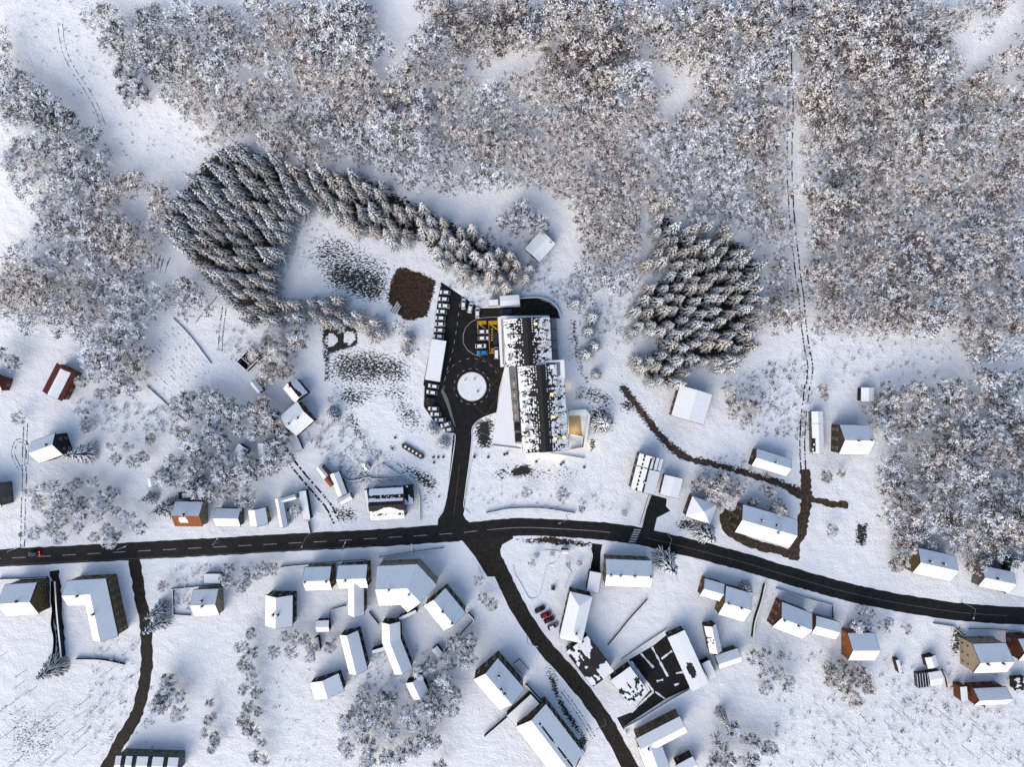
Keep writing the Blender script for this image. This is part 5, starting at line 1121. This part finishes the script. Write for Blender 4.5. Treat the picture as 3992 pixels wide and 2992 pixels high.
# ------------------------------------------------------------------ cars
def car_me(paint, van=False):
    L, Wd = (4.9, 1.95) if van else (4.3, 1.78); hb = .95 if not van else 1.0; ht = 1.46 if not van else 1.95
    def loft(secs_, name, m):
        mb = MB(); v, f = [], []
        for (x, w, z0, z1, wt) in secs_: v += [(x, -w, z0), (x, -wt, z1), (x, wt, z1), (x, w, z0)]
        n = len(secs_)
        for i in range(n - 1):
            for k in range(4): a, b = 4 * i + k, 4 * i + (k + 1) % 4; f.append((a, b, b + 4, a + 4))
        f += [(0, 3, 2, 1), (4 * n - 4, 4 * n - 3, 4 * n - 2, 4 * n - 1)]; mb.add(v, f); return mb.me(name, m)
    w = Wd / 2; h = L / 2
    body = loft([(-h, w * .82, .35, .72, w * .72), (-h + .15, w * .96, .25, hb - .04, w * .86), (-h * .55, w, .22, hb, w * .92), (h * .35, w, .22, hb, w * .92), (h - .35, w * .97, .25, .80, w * .84), (h, w * .78, .35, .62, w * .66)], 'body', paint)
    c0, c1, c2, c3 = (-h * .9, -h * .62, h * .18, h * .52) if not van else (-h * .94, -h * .88, h * .42, h * .66)
    cab = loft([(c1, w * .78, hb - .02, ht, w * .66), (c2, w * .78, hb - .02, ht, w * .66)], 'cabin', paint)
    def quad(name, pts, m): mb = MB(); mb.slab([Vector(p) for p in pts], [(0, 1, 2, 3)], .05); return mb.me(name, m)
    ws = quad('windscreen', [(c2, -w * .66, ht), (c3, -w * .78, hb), (c3, w * .78, hb), (c2, w * .66, ht)], 'glass')
    rs = quad('rear_window', [(c0, -w * .74, hb), (c1, -w * .66, ht), (c1, w * .66, ht), (c0, w * .74, hb)], 'glass')
    sw = MB(); sw.box((0, 0, 0), ((c2 - c1) * .92, .05, (ht - hb) * .62)); sw = sw.me('side_window', 'glass')
    sn = MB(); sn.slab([Vector((c1 + .05, -w * .62, ht + .09)), Vector((c2 - .02, -w * .62, ht + .09)), Vector((c2 - .02, w * .62, ht + .09)), Vector((c1 + .05, w * .62, ht + .09))], [(0, 1, 2, 3)], .08); sn = sn.me('roof_snow', 'roof_snow')
    hs = MB(); hs.slab([Vector((c3 + .12, -w * .74, hb + .05)), Vector((h - .25, -w * .7, .84)), Vector((h - .25, w * .7, .84)), Vector((c3 + .12, w * .74, hb + .05))], [(0, 1, 2, 3)], .07); hs = hs.me('bonnet_snow', 'roof_snow')
    wh = MB(); wh.tube((0, -.11, 0), (0, .11, 0), .32, .32, 12); wh = wh.me('wheel', 'rubber'); rm = MB(); rm.tube((0, -.12, 0), (0, .12, 0), .18, .18, 8); rm = rm.me('rim', 'metal')
    hl = MB(); hl.box((0, 0, 0), (.1, .34, .14)); hlm, tlm = hl.me('headlight', 'lens'), hl.me('taillight', 'tail')
    mr = MB(); mr.box((0, 0, 0), (.12, .2, .12)); mr = mr.me('mirror', paint)
    return dict(body=body, cab=cab, ws=ws, rs=rs, sw=sw, sn=sn, hs=hs, wh=wh, rm=rm, hl=hlm, tl=tlm, mr=mr, h=h, w=w, c=(c1, c2, c3), hb=hb, ht=ht)
CM = {}
def car(t, x, y, ang, paint, label, group=None, van=False, snow=2, lit=False, name='parked_car', sc=1.0):
    """ang: heading of the bonnet in photo degrees, 0 = right, 90 = up"""
    k = (paint, van); CM.setdefault(k, None)
    if CM[k] is None: CM[k] = car_me(paint, van)
    d = CM[k]; p = P(t, x, y, .8); o = empty(name, (p.x, p.y, .03), math.radians(ang), label=label, cat='van' if van else 'car', group=group); o.scale = (sc,) * 3
    for nm, m in (('body', d['body']), ('cabin', d['cab']), ('windscreen', d['ws']), ('rear_window', d['rs'])): link(nm, m, o)
    zc = (d['hb'] + d['ht']) / 2
    for s in (-1, 1):
        link('side_window', d['sw'], o, ((d['c'][0] + d['c'][1]) / 2, s * d['w'] * .745, zc)).rotation_euler = (s * .28, 0, 0)
        link('headlight', d['hl'], o, (d['h'] - .06, s * d['w'] * .55, .6)); tl = link('taillight', d['tl'], o, (-d['h'] + .03, s * d['w'] * .6, .66))
        link('mirror', d['mr'], o, (d['c'][2] - .35, s * (d['w'] + .06), d['hb']))
        for q in (-1, 1): wo = link('wheel', d['wh'], o, (q * d['h'] * .62, s * (d['w'] - .12), .32)); link('rim', d['rm'], wo)
    if snow: link('roof_snow', d['sn'], o)
    if snow > 1: link('bonnet_snow', d['hs'], o)
    if lit:
        for s in (-1, 1):
            g = MB(); g.box((0, 0, 0), (.16, .45, .22)); gl = g.build('lit_taillight', 'tail_lit', o, (-d['h'] - .05, s * d['w'] * .62, .72))
    return o
ORD = ['topmost', 'second', 'third', 'fourth', 'fifth', 'sixth', 'seventh', 'eighth']
for i, (x, y) in enumerate(((285, 128), (272, 183), (277, 238), (256, 287), (244, 340), (241, 390), (236, 440), (230, 492))):
    car('z1', x, y, 176 if i not in (5,) else 178, 'car_white' if i in (5, 2) else 'car_silver', f'snow-topped car, {ORD[i]} from the top in the long row left of the car park', 'cars in the long row above the carport', snow=1 if i in (5,) else 2)
for i, (x, y, a) in enumerate(((438, 222, 88), (495, 253, 76), (553, 293, 88))):
    car('z1', x, y, a, 'car_white', ('leftmost', 'middle', 'rightmost')[i] + ' of three snow-topped cars along the slanting upper kerb', 'cars along the slanting kerb')
for i, (x, y, pt_, lb) in enumerate(((600, 452, 'car_silver', 'upper'), (600, 506, 'car_silver', 'second'), (580, 570, 'car_white', 'third'))):
    car('z1', x, y, 2, pt_, f'white-roofed car, {lb} one in the central yellow-marked bays', 'cars in the central bays')
car('z1', 595, 625, 182, 'car_blue', 'bright blue car at the lower end of the central bays', None, snow=0)
car('z1', 710, 628, 90, 'car_silver', 'pale van standing upright beside the school canopy', None, van=True, snow=1)
car('z1', 785, 283, 0, 'car_navy', 'dark blue car in the service yard behind the school', None, snow=0)
for i, (x, y, pt_, a, lb) in enumerate(((1525, 14, 'car_silver', 172, 'snow-topped car directly below the carport'), (1510, 68, 'car_silver', 172, 'second snow-topped car below the carport'), (1492, 130, 'car_black', 174, 'black car without snow in the row below the carport'),
        (1525, 208, 'car_silver', 178, 'snow-topped car just below the black car'), (1545, 256, 'car_silver', 178, 'second snow-topped car below the black car'), (1582, 305, 'car_silver', 182, 'third snow-topped car below the black car'),
        (1630, 346, 'car_white', 196, 'last but one snow-topped car before the access road'), (1650, 390, 'car_silver', 192, 'lowest snow-topped car, at the mouth of the access road'))):
    car('B2', x, y, a, pt_, lb, 'cars in the row below the carport', snow=0 if pt_ == 'car_black' else 2)
car('y1', 222, 630, 26, 'car_black', 'black car, uppermost of the four beside the bright white hall', 'cars beside the white hall', snow=0)
car('y1', 272, 674, 24, 'car_red', 'bright red car among the four beside the white hall', 'cars beside the white hall', snow=0)
car('y1', 298, 716, 24, 'car_wine', 'dark wine-red car below the bright red one', 'cars beside the white hall', snow=0)
car('y1', 328, 770, 24, 'car_silver', 'partly snowy grey car, lowest of the four beside the white hall', 'cars beside the white hall', snow=1)
car('B1', 290, 1462, 184, 'car_navy', 'blue car driving left on the main road with red tail lights on', None, snow=0, lit=True, name='car')

# ------------------------------------------------------------------ street furniture, walls, small things
def street_lamp(label, t, x, y, dirdeg, arm=3.2, h=7.5):
    p = P(t, x, y); o = empty('street_lamp', (p.x, p.y, p.z), math.radians(dirdeg), label=label, cat='street lamp', group='street lamps of the village')
    mb = MB(); mb.tube((0, 0, -.2), (0, 0, h), .13, .09, 8); mb.build('pole', 'metal', o); mb = MB(); mb.tube((0, 0, h - .1), (arm, 0, h + .5), .09, .07, 6); mb.build('arm', 'metal', o)
    mb = MB(); mb.box((arm + .3, 0, h + .48), (.8, .34, .16)); mb.build('lamp_head', 'line_white', o); return o
for lb, t, x, y, a in (('lamp post on the verge above the bus-side fence, left of the snow-guard building', 'z4', 352, 800, 250), ('lamp post hanging over the main road centre below the snow-guard building', 'z4', 640, 905, 65), ('lamp post beside the brown dirt track, right of the lit forecourt', 'B3', 1090, 200, 250),
        ('lamp post on the lower village road beside the tall brown-gabled house', 'C3', 70, 300, -15), ('lamp post further down the lower village road', 'C3', 445, 690, 200), ('lamp post at the far left end of the main road', 'B1', 200, 1395, 20),
        ('lamp post left of the orange-tiled house by the road', 'B1', 1115, 1380, 20), ('lamp post right of the chapel-like house by the road', 'B1', 1910, 1345, 50), ('lamp post opposite the zebra crossing', 'B3', 460, 1130, 200), ('lamp post by the road below the pyramid-roofed house', 'B3', 1325, 1290, 250),
        ('lamp post on the verge near the windowed bent building', 'z6', 460, 20, 90), ('lamp post near the big road bend on the right', 'y6', 705, 640, 250), ('lamp post at the right yard of the rutted track', 'y5', 60, 500, 0)):
    street_lamp(lb, t, x, y, a)
def dot(label, t, x, y, s=.7, h=.5, m='timber', cat='bollard', name='bollard', group=None, sx=1.0):
    p = P(t, x, y); o = empty(name, (p.x, p.y, p.z), random.uniform(-.2, .2), label=label, cat=cat, group=group)
    mb = MB(); mb.box((0, 0, h / 2 - .05), (s * sx, s, h + .1)); mb.build('block', m, o); mb = MB(); mb.box((0, 0, h + .03), (s * .9 * sx, s * .9, .06)); mb.build('lid', 'dark_metal', o)
for i, (t, x, y) in enumerate((('z2', 483, 713), ('z2', 502, 705), ('z2', 368, 731), ('z2', 708, 762), ('z2', 882, 782), ('z2', 898, 768), ('z2', 1046, 803))):
    dot(f'dark block-shaped seat, {ORD[i]} from the left on the snow below the school'.replace('topmost', 'first'), t, x, y, .8, .5, 'timber', 'seat', 'block_seat', 'block seats below the school')
dot('larger dark bin right of the access road below the school canopy', 'z2', 271, 729, 1.0, 1.1, 'timber', 'bin', 'bin', None, .7)
for i, (x, y) in enumerate(((1525, 628), (1567, 628), (1610, 626), (1530, 673), (1195, 460), (1572, 968))):
    dot(('left', 'middle', 'right')[i] + ' dark block of three in line left of the access road' if i < 3 else ('single dark block just below the line of three', 'lone dark block above the long planter', 'small dark block far down the lawn left of the access road')[i - 3], 'B2', x, y, .75 if i < 5 else .5, .5, 'timber', 'seat', 'block_seat', 'block seats left of the access road')
# long planter
a_, b_ = P('B2', 1270, 525), P('B2', 1430, 622); c_ = (a_ + b_) / 2; d_ = (b_ - a_); ln = d_.length; an = math.atan2(d_.y, d_.x)
pl = empty('planter', (c_.x, c_.y, 0), an, label='long dark six-sided planter with five snowy squares on it, left of the access road', cat='planter')
mb = MB(); hx = [Vector(q) for q in ((-ln / 2 - .9, 0, .8), (-ln / 2, -1.05, .8), (ln / 2, -1.05, .8), (ln / 2 + .9, 0, .8), (ln / 2, 1.05, .8), (-ln / 2, 1.05, .8))]; mb.slab(hx, [tuple(range(6))], .9); mb.build('frame', 'timber', pl)
for k_ in range(5): mb = MB(); mb.box((-ln / 2 + ln * (k_ + .5) / 5, 0, .86), (.75, .9, .12)); mb.build('snow', 'roof_snow', pl)
# roofless timber frame
pf = [P('z3', *q, 2) for q in ((150, 48), (240, 116), (130, 225), (48, 150))]; c_ = sum(pf, Vector()) / 4
fr_ = empty('timber_frame', (c_.x, c_.y, 0), label='roofless timber frame with snow lying on its beams and a dark inside', cat='frame')
for i in range(4):
    a, b = pf[i] - c_, pf[(i + 1) % 4] - c_; a.z = b.z = 2.1; mb = MB(); mb.tube(a, b, .18, .18, 4); bm_ = mb.build('beam', 'timber', fr_); mb = MB(); d = (b - a).normalized(); n_ = Vector((-d.y, d.x, 0)) * .16; z_ = Vector((0, 0, .24)); mb.slab([a + n_ + z_, a - n_ + z_, b - n_ + z_, b + n_ + z_], [(0, 1, 2, 3)], .1); mb.build('snow', 'roof_snow', bm_)
    mb = MB(); mb.tube((a.x, a.y, -.2), (a.x, a.y, 2), .14, .14, 5); mb.build('post', 'timber', fr_)
    mb = MB(); mb.slab([Vector((q.x, q.y, 1.7)) for q in (a + n_ * .5, a - n_ * .5, b - n_ * .5, b + n_ * .5)], [(0, 1, 2, 3)], 1.9); mb.build('side_panel', 'wall_dark', fr_)
a, b = (pf[0] * .35 + pf[3] * .65) - c_, (pf[1] * .35 + pf[2] * .65) - c_; mb = MB(); mb.tube((a.x, a.y, 2.1), (b.x, b.y, 2.1), .15, .15, 4); mb.build('beam', 'roof_snow', fr_)
mb = MB(); mb.slab([Vector((q.x - c_.x, q.y - c_.y, .06)) for q in ccw(pf)], [(0, 1, 2, 3)], .1); mb.build('floor', 'asphalt_warm', fr_)
# greenhouse frame (right)
pf = [P('y7', *q, 2) for q in ((600, 480), (664, 472), (675, 560), (608, 570))]; c_ = sum(pf, Vector()) / 4
gh = empty('greenhouse', (c_.x, c_.y, 0), label='dark framed greenhouse with thin snowy bars beside the potting shed', cat='greenhouse')
mb = MB(); mb.slab([Vector((q.x - c_.x, q.y - c_.y, 2.1)) for q in ccw(pf)], [(0, 1, 2, 3)], 2.2); mb.build('pane', 'glass', gh)
for k_ in range(5):
    a, b = pf[0].lerp(pf[1], k_ / 4) - c_, pf[3].lerp(pf[2], k_ / 4) - c_; mb = MB(); mb.tube((a.x, a.y, 2.16), (b.x, b.y, 2.16), .07, .07, 4); mb.build('bar', 'roof_snow', gh)
# log stack near the spruce tail
lg = P('A2', 1200, 1000); st = empty('log_pile', (lg.x, lg.y, 0), label='bundle of snow-dusted poles lying fanned out beside the brown patch', cat='log pile')
for i in range(9):
    a, b = P('A2', 1155 + i * 6, 1030 + i * 3) - lg, P('A2', 1212 + i * 4, 935 + i * 6) - lg; mb = MB(); mb.tube((a.x, a.y, .2), (b.x, b.y, .22), .14, .11, 5); mb.build('pole', 'frost' if i % 3 else 'wood', st)
lg = P('A1', 1380, 620); st = empty('felled_trunks', (lg.x, lg.y, 0), label='felled dark trunks lying side by side in the snow left of the spruce grove', cat='logs')
for (x0, y0, x1, y1) in ((1305, 550, 1310, 670), (1332, 545, 1325, 690), (1385, 540, 1352, 650), (1400, 590, 1378, 700), (1412, 570, 1395, 640), (1450, 590, 1422, 700), (1468, 560, 1440, 640)):
    a, b = P('A1', x0, y0) - lg, P('A1', x1, y1) - lg; mb = MB(); mb.tube((a.x, a.y, a.z + .15), (b.x, b.y, b.z + .15), .16, .10, 5); mb.build('trunk', 'bark', st)
# walls, kerbs, fences
WALLS = [('dark snow-capped alley wall below the long house beside the bent building', 'alley_wall', 'z6', [(900, 545), (945, 605), (870, 690), (700, 880)], 1.8, .4, 'wall_dark'),
 ('thin wall joining the tall brown-gabled house to the garden left of it', 'garden_wall', 'z7', [(770, 575), (590, 760), (400, 925)], 1.8, .35, 'wall_dark'),
 ('roadside wall in front of the longest house', 'garden_wall', 'z7', [(740, 500), (870, 640), (1130, 950)], 1.6, .45, 'wall_brown'),
 ('low wall curling round the lower end of the longest house', 'garden_wall', 'C3', [(235, 730), (340, 860), (345, 880), (310, 952)], 1.0, .35, 'wall_dark'),
 ('kerb-like bank wall above the main road, right of the access road', 'bank_wall', 'F', [(1895, 2002), (1940, 1993), (1980, 1985), (2060, 1982), (2130, 1985), (2240, 2002)], .9, .45, 'wall_dark'),
 ('winding garden wall above the windowed bent building', 'garden_wall', 'z6', [(165, 95), (300, 70), (460, 45), (700, 15)], 1.0, .25, 'wall_dark'),
 ('yard wall between the brown gables, left of the L-shaped building', 'yard_wall', 'C1', [(262, 30), (262, 130), (268, 170), (262, 240), (275, 310), (270, 390)], 1.3, .3, 'wall_dark'),
 ('right-hand yard wall running beside the dark path by the L-shaped building', 'yard_wall', 'C1', [(290, 25), (300, 180), (312, 300), (322, 400)], 2.0, .6, 'wall_dark'),
 ('dark wall with a fenced sports corner below the L-shaped building', 'garden_wall', 'C1', [(380, 415), (470, 415), (540, 422), (622, 440)], 1.2, .35, 'wall_dark'),
 ('low wall round the paved garden left of the two-chimney house', 'garden_wall', 'C1', [(850, 70), (1005, 55), (1092, 50)], 1.0, .3, 'wall_dark'),
 ('second low wall below the paved garden left of the two-chimney house', 'garden_wall', 'C1', [(860, 75), (862, 195), (945, 200)], .8, .25, 'wall_dark'),
 ('garden wall along the top of the upright house group', 'garden_wall', 'z5', [(200, 172), (320, 158), (430, 150), (640, 130), (900, 112)], 1.2, .3, 'wall_dark'),
 ('fence between the small square shed and the zigzag house', 'garden_fence', 'z5', [(740, 490), (680, 505), (605, 535), (605, 600)], 1.0, .2, 'timber'),
 ('fence running down to the crooked barn', 'garden_fence', 'z5', [(930, 540), (970, 590), (1010, 640)], 1.1, .2, 'timber'),
 ('wall on the far left below the main road', 'garden_wall', 'C1', [(0, 20), (90, 18), (240, 10)], 1.2, .3, 'wall_dark'),
 ('kerb wall left of the driveway with snow on top', 'garden_wall', 'B3', [(1172, 950), (1140, 1060), (1095, 1210)], .8, .4, 'wall_dark'),
 ('curved garden wall beside the snow-guard building', 'garden_wall', 'z4', [(930, 225), (1010, 275), (1110, 340), (1180, 375), (1225, 430), (1243, 520), (1245, 700)], .9, .25, 'concrete'),
 ('dark bank wall under the long low snow-roofed house', 'bank_wall', 'z4', [(570, 280), (660, 370), (820, 340), (860, 352), (1100, 345)], 1.0, .35, 'wall_dark'),
 ('garden wall curving round the large square house', 'garden_wall', 'z3', [(905, 560), (895, 620), (820, 690), (690, 800)], .8, .25, 'wall_dark'),
 ('wall with snow along the right edge of the parking court', 'yard_wall', 'y2', [(468, 745), (462, 700), (560, 645), (700, 555), (860, 462)], 1.2, .5, 'wall_white'),
 ('long straight fence between playground and court, below the yellow-walled house', 'garden_fence', 'y1', [(1105, 540), (1060, 590), (960, 700), (880, 800), (780, 920)], 1.2, .12, 'timber'),
 ('low wall closing the lower side of the courtyard garden', 'garden_wall', 'y2', [(440, 275), (560, 190), (720, 85)], .8, .3, 'concrete'),
 ('straight yard wall left of the reddish-gabled house', 'yard_wall', 'y4', [(690, 265), (660, 400), (610, 560), (590, 700)], 1.8, .45, 'wall_dark'),
 ('garden fence rectangle above the reddish-gabled house', 'garden_fence', 'C4', [(40, 65), (180, 110), (320, 150), (322, 215), (220, 185)], 1.0, .2, 'timber'),
 ('lower yard fence right of the greenhouse', 'garden_fence', 'y7', [(752, 452), (775, 500), (785, 560)], 1.2, .3, 'wall_redbrown'),
 ('roadside fence above the cream house', 'garden_fence', 'y7', [(905, 270), (960, 255), (1080, 250)], 1.0, .35, 'wall_dark'),
 ('thin roadside fence at the right end of the main road', 'garden_fence', 'y7', [(920, 195), (1050, 195), (1260, 215)], .9, .12, 'timber'),
 ('thin fence round the garden left of the cream house', 'garden_fence', 'y7', [(700, 160), (820, 178), (905, 260)], .9, .12, 'timber'),
 ('kerb along the left side of the access road', 'kerb', 'B2', [(1620, 415), (1690, 425), (1713, 450), (1690, 640), (1650, 900), (1618, 1060), (1570, 1150)], .14, .3, 'concrete'),
 ('kerb curling along the right side of the access road', 'kerb', 'B2', [(2060, 245), (1935, 295), (1862, 370), (1856, 480), (1830, 700), (1795, 960), (1790, 1060), (1840, 1115)], .14, .3, 'concrete'),
 ('kerb-edged inner path right of the access road', 'kerb', 'B2', [(2010, 550), (1920, 545), (1870, 600), (1840, 740), (1800, 980)], .14, .22, 'concrete'),
 ('curved kerb at the left park border', 'kerb', 'y1', [(0, 270), (15, 340), (60, 410), (120, 520), (150, 542), (200, 530), (225, 480), (250, 370), (280, 270), (345, 245), (380, 190)], .14, .3, 'concrete'),
 ('kerb on the right side of the park path', 'kerb', 'y1', [(455, 190), (432, 262), (478, 322), (440, 400), (425, 460)], .14, .3, 'concrete'),
 ('kerb along the upper border of the park', 'kerb', 'y1', [(262, 140), (380, 148), (380, 165)], .14, .25, 'concrete'),
 ('right-hand wall of the park', 'park_wall', 'y1', [(640, 130), (652, 180), (640, 240), (625, 310)], .8, .3, 'concrete'),
 ('field edge ditch fence along the ploughed strip', 'field_fence', 'A1', [(1495, 1085), (1600, 1190), (1700, 1310), (1825, 1480)], .5, .12, 'timber'),
 ('lower field edge fence of the ploughed strip', 'field_fence', 'B1', [(1265, 10), (1400, 130), (1500, 230), (1605, 320)], .5, .12, 'timber'),
 ('short fence between meadow and spruce grove', 'field_fence', 'A1', [(1870, 905), (1760, 1030), (1690, 1120)], .6, .14, 'timber'),
 ('short double fence below the annex of the courtyard house', 'garden_fence', 'z4', [(325, 705), (345, 800)], 1.3, .3, 'timber'),
]
for lb, nm, t, pts, h, w, m in WALLS: wall_line(lb, nm.split('_')[-1] if nm != 'kerb' else 'kerb', nm, t, pts, h, w, m, k=4 if len(pts) > 3 and 'rectangle' not in lb else 1)
# ploughed strip rows: dark dashes where soil shows through the snow
v_, f_ = [], []
for i in range(15):
    fr0 = i / 14; a, b = P('F', 535 + 135 * (1 - fr0) * 1.0, 1455 - 205 * (1 - fr0)), P('F', 720 + 105 * (1 - fr0), 1640 - 230 * (1 - fr0)); d = (b - a).normalized(); n_ = Vector((-d.y, d.x, 0)); s = 0
    while s < (b - a).length:
        l_ = random.uniform(.3, 1.2)
        if random.random() < (.55 if s < 3 else .28):
            p = a + d * s; k = len(v_); w_ = random.uniform(.05, .13)
            for q in (p - n_ * w_, p + d * l_ - n_ * w_, p + d * l_ + n_ * w_, p + n_ * w_): v_.append((q.x, q.y, hz(q.x, q.y) + .03))
            f_.append((k, k + 1, k + 2, k + 3))
        s += l_ + random.uniform(.2, .9)
tag(link('soil_rows', mesh('soil_rows', v_, f_, 'dirt')), 'rows of bare soil showing through snow on the ploughed strip', 'soil rows', None, 'stuff')
# steps beside the tall brown-gabled house
sp_ = P('z7', 705, 360); stp = empty('steps', (sp_.x, sp_.y, 0), math.radians(-50), label='flight of snowy steps right of the tall brown-gabled house', cat='steps')
for k_ in range(7):
    mb = MB(); mb.box((-2.6 + .85 * k_, 0, .12 + .0 * k_ + (6 - k_) * .09), (.8, 3.0, .24 + (6 - k_) * .18)); s_ = mb.build('step', 'concrete', stp); mb = MB(); mb.box((-2.6 + .85 * k_, 0, .27 + (6 - k_) * .18), (.55, 2.8, .06)); mb.build('snow', 'roof_snow', s_)
# monument in the park
p = P('y1', 330, 450); mo = empty('monument', (p.x, p.y, 0), label='small dark monument at the lower end of the park path', cat='monument')
mb = MB(); mb.box((0, 0, .25), (1.6, 1.6, .6)); mb.build('plinth', 'concrete', mo); mb = MB(); mb.tube((0, 0, .5), (0, 0, 2.2), .5, .32, 8); mb.build('shaft', 'wall_dark', mo)

# ------------------------------------------------------------------ say where in its wood or grove each tree stands
byg = {}
for o in S.objects:
    if o.parent is None and o.get('category') in ('spruce tree', 'bare tree', 'sapling') and o.get('group'): byg.setdefault(o['group'], []).append(o)
for g, os_ in byg.items():
    if len(os_) < 4: continue
    xs, ys = [o.location.x for o in os_], [o.location.y for o in os_]; x0, x1, y0, y1 = min(xs), max(xs), min(ys), max(ys)
    nxx = max(1, min(6, round((x1 - x0) / 13))); nyy = max(1, min(6, round((y1 - y0) / 13)))
    med = sorted(o.scale[0] for o in os_)[len(os_) // 2]
    cols = {1: [''], 2: ['left', 'right'], 3: ['left', 'middle', 'right'], 4: ['far left', 'left', 'right', 'far right'], 5: ['far left', 'left', 'middle', 'right', 'far right'], 6: ['far left', 'left', 'inner left', 'inner right', 'right', 'far right']}[nxx]
    rows = {1: [''], 2: ['lower', 'upper'], 3: ['lower', 'mid', 'upper'], 4: ['lowest', 'lower', 'upper', 'topmost'], 5: ['lowest', 'lower', 'mid', 'upper', 'topmost'], 6: ['lowest', 'lower', 'low mid', 'high mid', 'upper', 'topmost']}[nyy]
    for o in os_:
        c = cols[min(nxx - 1, int((o.location.x - x0) / (x1 - x0 + .01) * nxx))]; r = rows[min(nyy - 1, int((o.location.y - y0) / (y1 - y0 + .01) * nyy))]
        z = 'larger' if o.scale[0] > med else 'smaller'
        kind_ = {'spruce tree': 'snow-laden spruce', 'bare tree': 'frosted tree', 'sapling': 'bare sapling'}[o['category']]
        pos = ' '.join(q for q in (r, c) if q)
        o['label'] = f'{z} {kind_}, {pos} part of the {g}' if pos else f'{z} {kind_} among the {g}'
